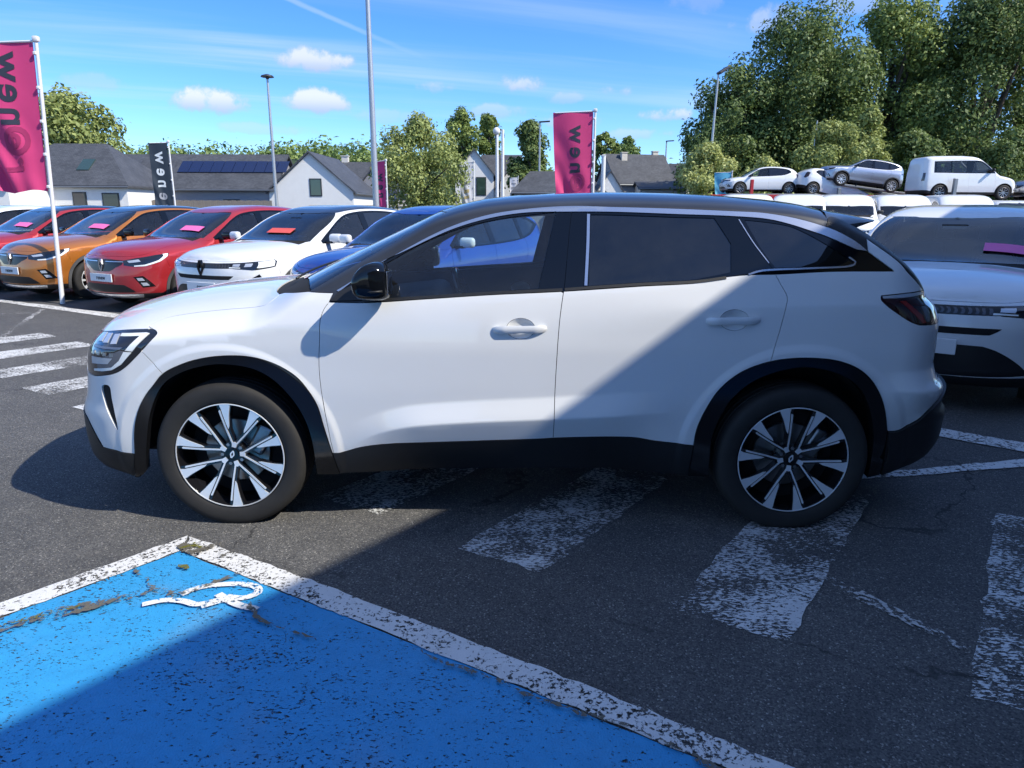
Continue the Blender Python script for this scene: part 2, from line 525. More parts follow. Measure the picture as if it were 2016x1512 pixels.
        mn /= np.maximum(np.linalg.norm(mn, axis=1), 1e-12)[:, None]
        e = 8e-4
        Wx = (B.W(xz[:, 0] + e, xz[:, 1]) - B.W(xz[:, 0] - e, xz[:, 1])) / (2 * e)
        Wz = (B.W(xz[:, 0], xz[:, 1] + e) - B.W(xz[:, 0], xz[:, 1] - e)) / (2 * e)
        an = -np.stack([Wx, np.ones(N), Wz], 1)
        an /= np.linalg.norm(an, axis=1)[:, None]
        # pick sign agreement
        dd = np.minimum(B.zt(np.clip(xz[:, 0], B.xn, B.xtl)) - xz[:, 1], np.minimum(xz[:, 0] - B.xf(np.minimum(xz[:, 1], B.zn)), B.xr(np.minimum(xz[:, 1], B.ztl)) - xz[:, 0]))
        wt = sstep(.002, .007, dd) * ((an * mn).sum(1) > .5)
        bl = an * wt[:, None] + mn * (1 - wt[:, None])
        bl /= np.maximum(np.linalg.norm(bl, axis=1), 1e-9)[:, None]
        s.P = P; s.tri = T; s.Nrm = bl; s.axis = on_axis
        cen = xz[T].mean(1)
        reg = np.zeros(len(T), int); names = ['body']
        for nm, p in s.polys:
            if nm not in names: names.append(nm)
            reg[in_poly(cen, p)] = names.index(nm)
        s.reg = reg; s.names = names; s.xz = xz
        s.lowest = xz[:, 1]
        return s
    def part(s, name, gap=.0016, flange=.012, off=0.0, biggest=False):
        """-> (verts, faces, loop normals) of the near side piece"""
        k = s.names.index(name)
        T = s.tri[s.reg == k]
        # drop crumbs: keep connected pieces with some size
        par = {}
        def find(a):
            while par.setdefault(a, a) != a: par[a] = par[par[a]]; a = par[a]
            return a
        for t in T.tolist():
            r0 = find(t[0]); par[find(t[1])] = r0; par[find(t[2])] = find(r0)
        lab = np.array([find(t[0]) for t in T.tolist()])
        ar = np.linalg.norm(np.cross(s.P[T[:, 1]] - s.P[T[:, 0]], s.P[T[:, 2]] - s.P[T[:, 0]]), axis=1) / 2
        tot = {l: ar[lab == l].sum() for l in np.unique(lab)}; mx = max(tot.values())
        keep = np.array([tot[l] >= min(.02, mx * .5) if not biggest else tot[l] == mx for l in lab]); T = T[keep]
        ids, inv = np.unique(T, return_inverse=True); T = inv.reshape(-1, 3)
        P = s.P[ids].copy(); N = s.Nrm[ids].copy(); ax = s.axis[ids]; bo = s.bot[ids]
        cnt = {}
        for t in T.tolist():
            for a, b in ((t[0], t[1]), (t[1], t[2]), (t[2], t[0])):
                cnt[(a, b)] = 1
        bd = [(a, b) for (a, b) in cnt if (b, a) not in cnt and not (ax[a] and ax[b]) and not (bo[a] and bo[b])]
        sh = np.zeros_like(P)
        for a, b in bd:
            d = P[b] - P[a]; L = np.linalg.norm(d)
            if L < 1e-9: continue
            n = N[a] + N[b]
            t = np.cross(n, d / L); t /= max(np.linalg.norm(t), 1e-9)
            sh[a] += t; sh[b] += t
        L = np.linalg.norm(sh, axis=1); ok = L > .2
        sh[ok] /= L[ok][:, None]; sh[~ok] = 0
        sh[ax, 1] = 0
        P = P + sh * gap + N * off
        P[ax, 1] = 0
        faces = [tuple(t) for t in T.tolist()]; nl = [(N[t[0]], N[t[1]], N[t[2]]) for t in T.tolist()]
        if flange:
            idx = {}; extra = []; 
            for a, b in bd:
                for v in (a, b):
                    if v not in idx:
                        idx[v] = len(P) + len(extra); q = P[v] - N[v] * flange
                        if ax[v]: q[1] = 0
                        extra.append(q)
                o = -(sh[a] + sh[b]); o /= max(np.linalg.norm(o), 1e-9)
                faces.append((b, a, idx[a], idx[b])); nl.append((o, o, o, o))
            if extra: P = np.vstack([P, extra]); ax = np.concatenate([ax, np.array([abs(q[1]) < 1e-9 for q in extra])])
        return P, faces, nl, ax
def emit(name, data, material, parent, side='both', slots=None):
    """side: near / far / both (one welded mesh)"""
    P, F, NL, ax = data
    M = np.array([1, -1, 1.0])
    if side == 'near': V, FF, NN = P, F, NL
    else:
        V2 = P * M; F2 = [f[::-1] for f in F]; N2 = [tuple(n * M for n in nl[::-1]) for nl in NL]
        if side == 'far': V, FF, NN = V2, F2, N2
        else:
            n = len(P); mp = np.where(ax, np.arange(n), np.arange(n) + n)
            V = np.vstack([P, V2]); FF = F + [tuple(int(mp[i]) for i in f) for f in F2]; NN = NL + N2
    # drop unused
    used = np.unique(np.concatenate([np.array(f) for f in FF])); rm = -np.ones(len(V), int); rm[used] = np.arange(len(used))
    V = V[used]; FF = [tuple(int(rm[i]) for i in f) for f in FF]
    ok = [k for k, f in enumerate(FF) if len(set(f)) == len(f)]
    FF = [FF[k] for k in ok]; NN = [NN[k] for k in ok]
    me = bpy.data.meshes.new(name)
    me.from_pydata(V.tolist(), [], FF)
    if len(me.polygons) == len(FF):
        me.polygons.foreach_set('use_smooth', np.ones(len(FF), bool))
        flat = [tuple(float(c) for c in n) for nl in NN for n in nl]
        if len(flat) == len(me.loops): me.normals_split_custom_set(flat)
    o = bpy.data.objects.new(name, me)
    me.materials.append(MATS[material] if isinstance(material, str) else material)
    return link(o, parent)
# ------------------------------------------------------------------ ground and painted markings
def build_ground():
    m, t, b = mat('asphalt')
    co = t.add('ShaderNodeTexCoord').outputs['Object']
    vor = t.add('ShaderNodeTexVoronoi', feature='F1', i={'Vector': co, 'Scale': 185.0, 'Randomness': 1.0})
    sepc = t.add('ShaderNodeSeparateColor', i={0: vor.outputs['Color']})
    stone = t.ramp(sepc.outputs[0], [(0.0, (.045, .046, .050)), (.45, (.098, .098, .100)), (.85, (.132, .130, .126)), (.96, (.20, .195, .185)), (1.0, (.36, .35, .33))])
    big = t.noise(co, .55, 5, .6); mid = t.noise(co, 4.5, 5, .62); fine = t.noise(co, 420, 2, .6)
    tone = t.math('ADD', t.math('MULTIPLY', big, .75), t.math('MULTIPLY', mid, .45))
    c = t.mixc(1.0, stone, t.ramp(tone, [(.30, (.72, .72, .74)), (.62, (1.08, 1.07, 1.05)), (.85, (1.45, 1.42, 1.36))]), 'MULTIPLY')
    c = t.mixc(t.math('MULTIPLY', fine, .35), c, (.055, .055, .058))
    # old stains and a little moss
    st = t.math('MULTIPLY', t.smooth(t.noise(co, 1.7, 6, .68, .5), .58, .74), .35)
    c = t.mixc(st, c, (.040, .040, .044))
    ms = t.math('MULTIPLY', t.smooth(t.noise(co, 2.6, 8, .74, .8), .66, .74), .45)
    c = t.mixc(ms, c, (.10, .095, .055))
    # hairline cracks
    wv = t.vmath('ADD', co, t.vmath('MULTIPLY', t.noise(co, 1.3, 5, .65, out='Color'), (.9, .9, 0)))
    cv = t.add('ShaderNodeTexVoronoi', feature='DISTANCE_TO_EDGE', i={'Vector': wv, 'Scale': .42})
    ck = t.math('MULTIPLY', t.smooth(cv.outputs['Distance'], .0055, .0015), t.smooth(t.noise(co, .9, 3), .46, .60))
    c = t.mixc(t.math('MULTIPLY', ck, .75), c, (.022, .022, .024))
    t.l.new(c, b.inputs['Base Color'])
    b.inputs['Roughness'].default_value = .88
    b.inputs['Specular IOR Level'].default_value = .32
    hgt = t.math('ADD', t.math('MULTIPLY', vor.outputs['Distance'], -1.0), t.math('MULTIPLY', fine, .4))
    bn = t.add('ShaderNodeBump', i={'Strength': .75, 'Distance': .006, 'Height': hgt})
    t.l.new(bn.outputs[0], b.inputs['Normal'])
    o = mesh_obj('ground', [(-700, -300, 0), (700, -300, 0), (700, 1100, 0), (-700, 1100, 0)], [(0, 1, 2, 3)], 'asphalt'); tag(o, kind='structure')
    # worn road paint: flakes away to the asphalt below
    def worn(name, col, lo, hi, scale=60, dark=.25, patch=(1.3, .5), stretch=(1, 1, 1), rot=0.0, smoothw=.06):
        m = bpy.data.materials.new(name); m.use_nodes = True; t = NT(m.node_tree); b = m.node_tree.nodes['Principled BSDF']; out = m.node_tree.nodes['Material Output']
        co = t.add('ShaderNodeTexCoord').outputs['Object']
        mp = t.add('ShaderNodeMapping', i={'Vector': co, 'Rotation': (0, 0, rot), 'Scale': stretch}).outputs[0]
        n1 = t.noise(mp, scale, 6, .68, .3); n2 = t.noise(co, patch[0], 4, .6); n3 = t.noise(co, 8, 4, .6)
        f = t.math('ADD', n1, t.math('ADD', t.math('MULTIPLY_ADD', n2, patch[1], -patch[1] / 2), t.math('MULTIPLY_ADD', n3, .22, -.11)))
        f = t.smooth(f, lo, lo + smoothw) if hi is None else t.smooth(f, lo, hi)
        dirt = t.noise(co, 14, 6, .7)
        c = t.mixc(t.math('MULTIPLY', t.smooth(dirt, .35, .8), dark), col, tuple(q * .55 for q in col))
        c = t.mixc(t.math('MULTIPLY', t.smooth(t.noise(co, 2.2, 5), .5, .8), .22), c, (.30, .29, .26))
        t.l.new(c, b.inputs['Base Color']); b.inputs['Roughness'].default_value = .62; b.inputs['Specular IOR Level'].default_value = .4
        vor = t.add('ShaderNodeTexVoronoi', feature='F1', i={'Vector': co, 'Scale': 150.0})
        bn = t.add('ShaderNodeBump', i={'Strength': .5, 'Distance': .004, 'Height': t.math('ADD', t.math('MULTIPLY', vor.outputs['Distance'], -.6), t.math('MULTIPLY', f, .5))})
        t.l.new(bn.outputs[0], b.inputs['Normal'])
        tr = t.add('ShaderNodeBsdfTransparent')
        mx = t.add('ShaderNodeMixShader', i={0: f, 1: tr.outputs[0], 2: b.outputs[0]})
        t.l.new(mx.outputs[0], out.inputs[0]); MATS[name] = m
    worn('bay_blue', (.030, .29, .60), .365, .42, 62, .35, (1.6, .20), (1, 1.5, 1), .2)
    worn('bay_white', (.66, .66, .66), .40, .455, 60, .25, (2.0, .25))
    worn('zebra_white', (.64, .65, .65), .505, .55, 46, .2, (2.3, .55), (1, 2.0, 1), rad(20))
    worn('zebra_left', (.62, .62, .61), .455, .52, 40, .2, (2.1, .6), (1, 2.0, 1), rad(20))
    worn('line_white', (.66, .66, .65), .40, .48, 40, .2, (1.3, .3))
    worn('line_faint', (.50, .50, .49), .50, .60, 46, .2, (1.2, .45))
    worn('symbol_white', (.70, .71, .71), .39, .44, 60, .2, (2.0, .2))
    worn('crack_earth', (.125, .115, .092), .45, .54, 45, .4, (5.0, .5))
    worn('moss', (.13, .125, .02), .44, .52, 70, .3, (5.0, .4))
    def sheet(name, pts, z, m, label, cat, wob=.0, step=.06, seed=1):
        """flat painted sheet with a slightly ragged edge"""
        P = lin(pts, step, True); rnd = random.Random(seed)
        if wob:
            P = P + np.array([[rnd.uniform(-wob, wob), rnd.uniform(-wob, wob)] for _ in P])
        n = len(P)
        co, e, fa, *_ = geometry.delaunay_2d_cdt([Vector(p) for p in P.tolist()], [(k, (k + 1) % n) for k in range(n)], [list(range(n))], 1, 1e-6, False)
        cs = np.array([[co[i][0] for i in f] for f in fa]).mean(1), np.array([[co[i][1] for i in f] for f in fa]).mean(1)
        ok = in_poly(np.stack(cs, 1), P)
        F2 = []
        for f, k in zip(fa, ok):
            if not k: continue
            a, b, c = [co[i] for i in f]
            F2.append(tuple(f) if (b - a).cross(c - a) > 0 else tuple(f)[::-1])
        o = mesh_obj(name, [(p[0], p[1], z) for p in co], F2, m); tag(o, label, cat); return o
    def strip(pts, w):
        P = [Vector((*p, 0)) for p in pts]; L = []; R = []
        for k, p in enumerate(P):
            d = (P[min(k + 1, len(P) - 1)] - P[max(k - 1, 0)]).normalized(); n = Vector((-d.y, d.x, 0)) * ((w[k] if isinstance(w, (list, tuple)) else w) / 2)
            L.append((p + n)[:2]); R.append((p - n)[:2])
        return L + R[::-1]
    # parking bay for disabled drivers: blue floor, white border
    corner_o = (-.167, -1.045); lo_ = (-1.75, -3.06); li_ = (-1.68, -3.16); ci = (-.135, -1.195); ro = (4.20, -3.63); ri = (4.06, -3.69)
    sheet('parking_bay', [ci, (-.557, -1.727), li_, (-1.0, -5.5), (6.4, -5.6), (5.9, -4.85), ri, (1.929, -2.402), (1.17, -1.955), (.206, -1.392)], .004, 'bay_blue', 'blue painted floor of the disabled parking bay', 'bay marking', .004, .08)
    sheet('bay_line', [corner_o, (-.629, -1.632), lo_, li_, (-.557, -1.727), ci], .008, 'bay_white', 'white border line of the blue bay running off the left edge', 'line marking', .006, .05, 3)
    sheet('bay_line', [(corner_o[0] + .012, corner_o[1] - .006), (.474, -1.409), (1.158, -1.810), (2.106, -2.385), ro, ri, (1.929, -2.402), (1.17, -1.955), (.206, -1.392), (ci[0] + .014, ci[1] - .006)], .008, 'bay_white', 'white border line of the blue bay running under the shadow to the bottom edge', 'line marking', .006, .05, 4)
    # wheelchair mark, half worn away
    G = lambda x, y: pix_ground[(x, y)]
    bm = []
    def stroke(pts, w): bm.append(strip(cr(pts, .02).tolist(), w))
    stroke([(.045, -1.563), (.085, -1.515), (.160, -1.487), (.250, -1.480), (.320, -1.500), (.342, -1.545), (.300, -1.583), (.228, -1.574)], .034)
    stroke([(.190, -1.558), (.245, -1.600), (.315, -1.640), (.385, -1.662)], .034)
    stroke([(-.068, -1.640), (.005, -1.607), (.078, -1.613), (.143, -1.634), (.235, -1.585)], .032)
    stroke([(.165, -1.652), (.250, -1.592)], .028)
    bmw = bmesh.new()
    for k, pts in enumerate(bm):
        n = len(pts) // 2
        L = [bmw.verts.new((*p, .0125 + k * .0008)) for p in pts[:n]]; R = [bmw.verts.new((*p, .0125 + k * .0008)) for p in pts[n:][::-1]]
        for j in range(n - 1):
            f = bmw.faces.new((L[j], R[j], R[j + 1], L[j + 1]))
    bmesh.ops.recalc_face_normals(bmw, faces=bmw.faces)
    for f in bmw.faces:
        if f.normal.z < 0: f.normal_flip()
    tag(bm_obj('wheelchair_symbol', bmw, 'symbol_white'), 'white wheelchair symbol painted at the corner of the blue bay', 'symbol')
    # cracks along the old trench, filled with earth and moss
    k = 0
    for nm, pts, w, m, lb, cat in (('crack', [(-1.30, -2.62), (-.83, -2.09), (-.50, -1.80), (-.25, -1.640), (-.06, -1.540), (.03, -1.562), (.21, -1.395)], [.05, .06, .055, .06, .10, .05, .03], 'crack_earth', 'long earthy crack crossing the lit part of the blue bay', 'crack'),
                          ('crack', [(-.27, -1.345), (-.16, -1.450), (-.05, -1.545)], [.02, .02, .04], 'crack_earth', 'short crack on the left side of the square patch at the bay corner', 'crack'),
                          ('crack', [(.33, -1.62), (.42, -1.73), (.52, -1.78), (.66, -1.85)], [.035, .022, .025, .01], 'crack_earth', 'dark crack trailing from the wheelchair symbol into the shadow', 'crack'),
                          ('crack', [(1.02, -1.90), (1.15, -1.985), (1.28, -2.045), (1.42, -2.135), (1.55, -2.20), (1.72, -2.27), (1.86, -2.37), (2.02, -2.52)], [.014, .02, .014, .024, .014, .02, .03, .02], 'crack_earth', 'jagged dark crack beside the right white border line', 'crack'),
                          ('crack', [(-.155, -1.15), (-.06, -1.215), (.02, -1.14), (.08, -1.26)], [.05, .07, .02, .02], 'crack_earth', 'mossy break in the white line at the bay corner', 'crack'),
                          ('moss_patch', [(-.145, -1.185), (-.10, -1.150), (-.05, -1.175)], [.02, .05, .02], 'moss', 'yellow-green moss at the apex of the bay corner', 'moss'),
                          ('moss_patch', [(-.075, -1.34), (-.045, -1.352), (-.01, -1.362)], [.02, .05, .02], 'moss', 'small moss spot in the square patch of the bay', 'moss'),
                          ('moss_patch', [(-.50, -1.79), (-.38, -1.71), (-.29, -1.66)], [.02, .05, .02], 'moss', 'moss strip growing along the crack of the blue bay', 'moss')):
        o = sheet(nm, strip(cr(pts, .04).tolist(), [float(q) * .75 for q in np.interp(np.linspace(0, 1, len(cr(pts, .04))), np.linspace(0, 1, len(w)), w)]), .0145 + .0004 * k, m, lb, cat, .008, .03, 10 + k); k += 1
    # zebra crossing, stripes one by one
    ang = rad(54.7); U = np.array([math.cos(ang), math.sin(ang)]); Vv = np.array([U[1], -U[0]])
    where = {-8: 'worn zebra stripe farthest left, at the photo edge', -7: 'short worn zebra stripe at the left, second from the photo edge', -6: 'worn zebra stripe left of the car, third from the photo edge', -5: 'brightest worn zebra stripe left of the headlight', -4: 'faint zebra stripe nearest the front bumper', -1: 'nearly erased zebra stripe in the shade under the sill',
             0: 'worn zebra stripe in shade between the two wheels', 1: 'worn zebra stripe beside and under the rear wheel', 2: 'bright zebra stripe at the lower right edge', -2: 'erased zebra stripe hidden under the car, nearer the rear', -3: 'erased zebra stripe hidden under the car, nearer the front'}
    for k in range(-8, 3):
        tc = 1.77 + .975 * k; w = .215
        s0 = float(np.interp(tc, [-7, -4, 1.7, 3.6], [-.25, -.28, -.30, -.09])); s1 = float(np.interp(tc, [-6.5, -5, 1.7, 2.7, 3.6], [.95, .97, 1.0, 1.45, 1.62]))
        q = [(s0, tc - w), (s0 + .04, tc + w), (s1 + .04, tc + w), (s1, tc - w)]
        if k in (-2, -3): continue
        sheet('zebra_stripe', [tuple(U * a + Vv * bb) for a, bb in q], .0045 + .0002 * (k % 2), 'zebra_left' if k < -2 else 'zebra_white', where[k], 'zebra stripe', .01, .07, 30 + k)['group'] = 'zebra crossing stripes'
    sheet('road_line', [(-12.5, 10.62), (-7.39, 7.62), (-6.178, 6.953), (-4.50, 6.03), (-1.5, 4.35), (2.0, 2.4), (1.85, 2.1), (-1.7, 3.95), (-4.313, 5.62), (-5.911, 6.58), (-7.153, 7.27), (-12.3, 10.2)], .006, 'line_white', 'thick white line along the front of the parked row', 'line marking', .02, .25, 50)
    sheet('road_line', strip([(-4.6, 3.7), (-5.2, 4.95), (-5.88, 6.44)], .07), .0072, 'line_faint', 'thin faded line crossing the lane at the left', 'line marking', .012, .1, 51)
    sheet('road_line', strip([(-6.6, 5.83), (-5.70, 6.08)], .05), .0076, 'line_faint', 'short faded dash beside the flag pole shadow', 'line marking', .01, .1, 52)
    sheet('road_line', strip([(3.20, -.26), (3.43, -.205), (4.45, .03), (6.2, .43)], [.05, .07, .12, .14]), .0064, 'line_white', 'narrow white line behind the rear bumper', 'line marking', .01, .1, 53)
    sheet('road_line', strip([(4.0, .88), (4.32, .60), (4.66, .32), (6.2, -.95)], .21), .0082, 'line_white', 'broad white line under the nose of the right white car', 'line marking', .012, .1, 54)
    sheet('road_line', strip([(2.62, -1.33), (2.78, -1.58), (2.95, -1.86)], [.05, .07, .04]), .0068, 'line_faint', 'faint scuffed dash between the two shaded zebra stripes', 'line marking', .014, .05, 55)
build_ground()
# ------------------------------------------------------------------ showroom behind the camera: its eave throws the big shadow
simple('cladding_dark', (.035, .037, .042), rough=.35, metal=.3, var=.1, vscale=3)
simple('cladding_tan', (.36, .22, .075), rough=.55, var=.12, vscale=6)
simple('wall_white', (.74, .73, .70), rough=.85, var=.06, vscale=2.5)
simple('wall_cream', (.60, .57, .52), rough=.85, var=.08, vscale=2.5)
simple('wall_grey', (.28, .28, .30), rough=.85, var=.08, vscale=2.5)
simple('wall_stone', (.36, .28, .20), rough=.9, var=.35, vscale=9)
simple('wood_fence', (.22, .19, .16), rough=.85, var=.25, vscale=14)
simple('frame_dark', (.03, .032, .036), rough=.4)
simple('gutter', (.20, .21, .22), rough=.4, metal=.6)
simple('solar_cell', (.008, .014, .055), rough=.12, coat=1.0)
simple('pole_grey', (.42, .44, .46), rough=.42, metal=.55, var=.06)
simple('pole_white', (.70, .70, .70), rough=.4)
simple('flag_pink', (.64, .050, .185), rough=.72, var=.05, vscale=3)
simple('flag_pink_dark', (.36, .025, .11), rough=.72)
simple('flag_navy', (.016, .028, .045), rough=.7)
simple('flag_blue', (.14, .48, .66), rough=.72)
simple('flag_white', (.62, .62, .66), rough=.75, var=.05)
simple('print_dark', (.03, .035, .055), rough=.7)
simple('print_light', (.62, .66, .68), rough=.7)
simple('print_grey', (.28, .29, .32), rough=.7)
simple('print_gold', (.45, .36, .18), rough=.7)
simple('truck_red', (.42, .02, .025), rough=.4, var=.1)
simple('truck_grey', (.25, .26, .27), rough=.45, metal=.5, var=.15)
simple('card_pink', (.80, .16, .42), rough=.6)
simple('card_red', (.70, .10, .08), rough=.6)
simple('pane_dark', (.015, .022, .028), rough=.05, coat=1.0)
simple('pane_green', (.03, .06, .05), rough=.05, coat=1.0)
def slate_mat():
    m, t, b = mat('slate')
    co = t.add('ShaderNodeTexCoord').outputs['Object']
    br = t.add('ShaderNodeTexBrick', i={'Vector': co, 'Color1': (.055, .058, .066, 1), 'Color2': (.088, .092, .102, 1), 'Mortar': (.03, .031, .036, 1), 'Scale': 3.2, 'Mortar Size': .02})
    n = t.noise(co, 1.2, 4)
    t.l.new(t.mixc(1.0, br.outputs[0], t.ramp(n, [(.3, (.8, .8, .8)), (.7, (1.2, 1.2, 1.2))]), 'MULTIPLY'), b.inputs['Base Color']); b.inputs['Roughness'].default_value = .6
slate_mat()
def showroom():
    Lr = Vector((.5850, .8110, 0)); Nn = Vector((-.8110, .5850, 0)); H = 5.0
    base = Vector((.914, -.793, 0)) - SUN_DIR * (H / -SUN_DIR.z)       # a point of the eave
    root = thing('showroom', 'dark clad showroom behind the camera whose eave shades the ground', 'building', (base.x, base.y, 0), math.atan2(Lr.y, Lr.x))
    # local x along the eave, +y towards the parking lot
    bm = bmesh.new(); add_box(bm, (0, -5.35, 2.42), (18, 10, 4.84)); bm_obj('wall', bm, 'cladding_dark', root)
    bm = bmesh.new(); add_box(bm, (0, -5.15, 4.92), (18.4, 10.3, .16)); bm_obj('roof', bm, 'cladding_dark', root)
    for k in range(9):
        bm = bmesh.new(); add_box(bm, (-9 + k * 2.0, -.33, 3.95), (1.94, .04, 1.6), None, .01)
        bm_obj('panel', bm, 'cladding_tan' if k == 4 else 'cladding_dark', root)
    for k in range(9):
        bm = bmesh.new(); add_box(bm, (-8 + k * 2.0, -.34, 1.55), (1.86, .03, 2.9)); w = bm_obj('window', bm, 'pane_dark', root)
        bm = bmesh.new(); add_box(bm, (-9 + k * 2.0, -.31, 1.6), (.07, .08, 3.05)); bm_obj('mullion', bm, 'frame_dark', root)
showroom()
# ------------------------------------------------------------------ houses
def house(name, label, pos, rot, w, d, wh, rh, wall='wall_white', roof='slate', hip=0.0, over=.25, windows=(), chimneys=(), skylights=(), base=0.0, cat='house'):
    """local: x along the ridge (length w), y depth d, front at -y"""
    root = thing(name, label, cat, (pos[0], pos[1], base), rot)
    a, b = w / 2, d / 2
    rx = a - hip
    V = [(-a, -b, 0), (a, -b, 0), (a, b, 0), (-a, b, 0), (-a, -b, wh), (a, -b, wh), (a, b, wh), (-a, b, wh)]
    F = [(0, 1, 5, 4), (2, 3, 7, 6), (1, 2, 6, 5), (3, 0, 4, 7)]
    if hip == 0: V += [(-a, 0, rh), (a, 0, rh)]; F[2] = (1, 2, 6, 9, 5); F[3] = (3, 0, 4, 8, 7)
    mesh_obj('wall', V, F, wall, root)
    e = over; sl = (rh - wh) / b; ze = wh - e * sl; th = .14
    ax_ = a + e if hip == 0 else a + e
    rr = a + e if hip == 0 else rx
    top = [(-ax_, -b - e, ze), (ax_, -b - e, ze), (ax_, b + e, ze), (-ax_, b + e, ze), (-rr, 0, rh), (rr, 0, rh)]
    V = [(x, y, z + th) for x, y, z in top] + [(x, y, z + .02) for x, y, z in top]
    F = [(0, 1, 5, 4), (2, 3, 4, 5), (7, 6, 10, 11), (9, 8, 11, 10), (0, 6, 7, 1), (2, 8, 9, 3)]
    if hip: F += [(1, 2, 5), (3, 0, 4), (8, 7, 11), (6, 9, 10), (1, 7, 8, 2), (3, 9, 6, 0)]
    else: F += [(1, 7, 11, 5), (2, 5, 11, 8), (0, 4, 10, 6), (3, 9, 10, 4)]
    ro = mesh_obj('roof', V, F, roof, root)
    bm = bmesh.new(); add_cyl(bm, (-ax_, -b - e - .05, ze + .04), (ax_, -b - e - .05, ze + .04), .06, None, 8); bm_obj('gutter', bm, 'gutter', root)
    for (face, u, z, ww, hh, m) in windows:
        bm = bmesh.new(); bp = bmesh.new()
        if face == 'f': add_box(bm, (u, -b - .01, z), (ww, .06, hh), None, .01); add_box(bp, (u, -b - .045, z), (ww - .16, .02, hh - .16))
        else:
            s = 1 if face == 'r' else -1
            add_box(bm, (s * (a + .01), u, z), (.06, ww, hh), None, .01); add_box(bp, (s * (a + .045), u, z), (.02, ww - .16, hh - .16))
        wo = bm_obj('window', bm, 'frame_dark', root); bm_obj('pane', bp, m, wo)
    for (x, y, h) in chimneys:
        z = rh - abs(y) * sl
        bm = bmesh.new(); add_box(bm, (x, y, z + h / 2 - .2), (.6, .5, h + .4), None, .02); add_box(bm, (x, y, z + h + .03), (.7, .6, .08)); bm_obj('chimney', bm, 'wall_cream', ro)
    for (x, y) in skylights:
        z = rh - abs(y) * sl + th
        bm = bmesh.new(); add_box(bm, (0, 0, 0), (.8, 1.2, .08), (math.atan(sl), 0, 0)); bmesh.ops.translate(bm, vec=(x, y, z + .03), verts=bm.verts); bm_obj('skylight', bm, 'pane_green', ro)
    return root, ro, sl, th
house('house', 'white house with a big slate roof and skylight at the far left', (-28.4, 45.2), 0, 9.4, 7.0, 3.0, 5.65, hip=2.9, windows=[('f', 1.6, 2.05, .9, 1.0, 'pane_dark'), ('f', 3.6, 2.05, 1.1, .9, 'pane_dark')], skylights=[(1.4, -2.0)])
house('house', 'low white garage wing in front of the left house, behind the pink flag', (-32.2, 40.0), 0, 7.0, 4.0, 2.75, 3.3, windows=[('f', .2, 1.95, 1.5, .9, 'pane_dark'), ('f', 2.4, 2.05, .9, .5, 'pane_dark')], over=.15)
house('house', 'stone house with slate roof between the two white houses', (-28.0, 53.0), 0, 6.5, 6.0, 4.2, 5.55, wall='wall_stone', hip=0.0)
h3, r3, sl3, th3 = house('house', 'long low house with solar panels along its slate roof', (-20.9, 49.4), 0, 10.0, 6.2, 2.95, 5.3, wall='wall_grey', windows=[('f', 2.0, 1.6, 1.2, 1.2, 'pane_dark')])
house('house', 'white gable house end with one dark window, right of the solar panels', (-13.25, 50.2), rad(90), 8.0, 5.9, 2.75, 5.3, windows=[('l', -.35, 3.02, .85, 1.2, 'pane_green')], over=.2)
for k in range(10):      # solar array, panel by panel
    y = -1.35; x = -1.85 + k * .78; z = 5.3 - abs(y) * sl3 + th3
    bm = bmesh.new(); add_box(bm, (0, 0, 0), (.75, 1.35, .05), (math.atan(sl3), 0, 0), .008, 1); bmesh.ops.translate(bm, vec=(x, y, z + .07), verts=bm.verts)
    sp_ = bm_obj('solar_panel', bm, 'solar_cell', r3)
house('house', 'grey roofed house with chimney right of the white gable', (-12.6, 62.0), 0, 4.6, 7.0, 2.6, 5.6, wall='wall_cream', chimneys=[(-2.0, .2, .8)])
house('house', 'small grey dormer house half hidden behind the lamp post', (-10.7, 58.5), rad(90), 5.0, 3.4, 3.0, 5.0, wall='wall_grey')
house('house', 'tall white gabled house beside the round tree', (-2.75, 64.5), rad(90), 8.0, 3.4, 4.6, 6.7, windows=[('l', -.6, 3.6, .9, 1.6, 'pane_green')], over=.2)
house('house', 'white house wing with slate roof right of the tall gable', (-.4, 64.0), 0, 3.4, 6.0, 3.6, 6.4, windows=[('f', .2, 2.6, .7, 1.0, 'pane_dark')], over=.2)
house('house', 'small white gable end next to the white flags', (.75, 60.0), rad(90), 4.0, 2.2, 3.9, 5.2, over=.15)
house('house', 'low dark hip-roofed building left of the middle pink flag', (4.2, 52.5), 0, 6.6, 6.0, 2.85, 4.35, wall='wall_grey', hip=1.2)
house('house', 'little white gable right of the middle pink flag', (8.0, 52.0), rad(90), 5.0, 2.3, 2.6, 4.3, over=.15)
house('house', 'large grey house with steep slate roofs right of the middle flag', (13.2, 72.0), rad(12), 6.0, 7.0, 4.2, 7.1, wall='wall_grey', chimneys=[(-1.4, -.6, .7), (2.3, .2, .6)], windows=[('f', -1.8, 2.9, .6, .8, 'pane_dark')])
house('house', 'brown roofed house behind the grey one', (17.0, 76.0), rad(-20), 5.0, 7.0, 4.0, 6.4, wall='wall_cream', chimneys=[(0, 0, .7)])
house('house', 'pale annex with a rounded door below the grey house', (15.0, 67.0), 0, 4.4, 4.0, 3.6, 4.2, wall='wall_cream', windows=[('f', -.2, 1.5, 2.6, 3.0, 'pane_dark')])
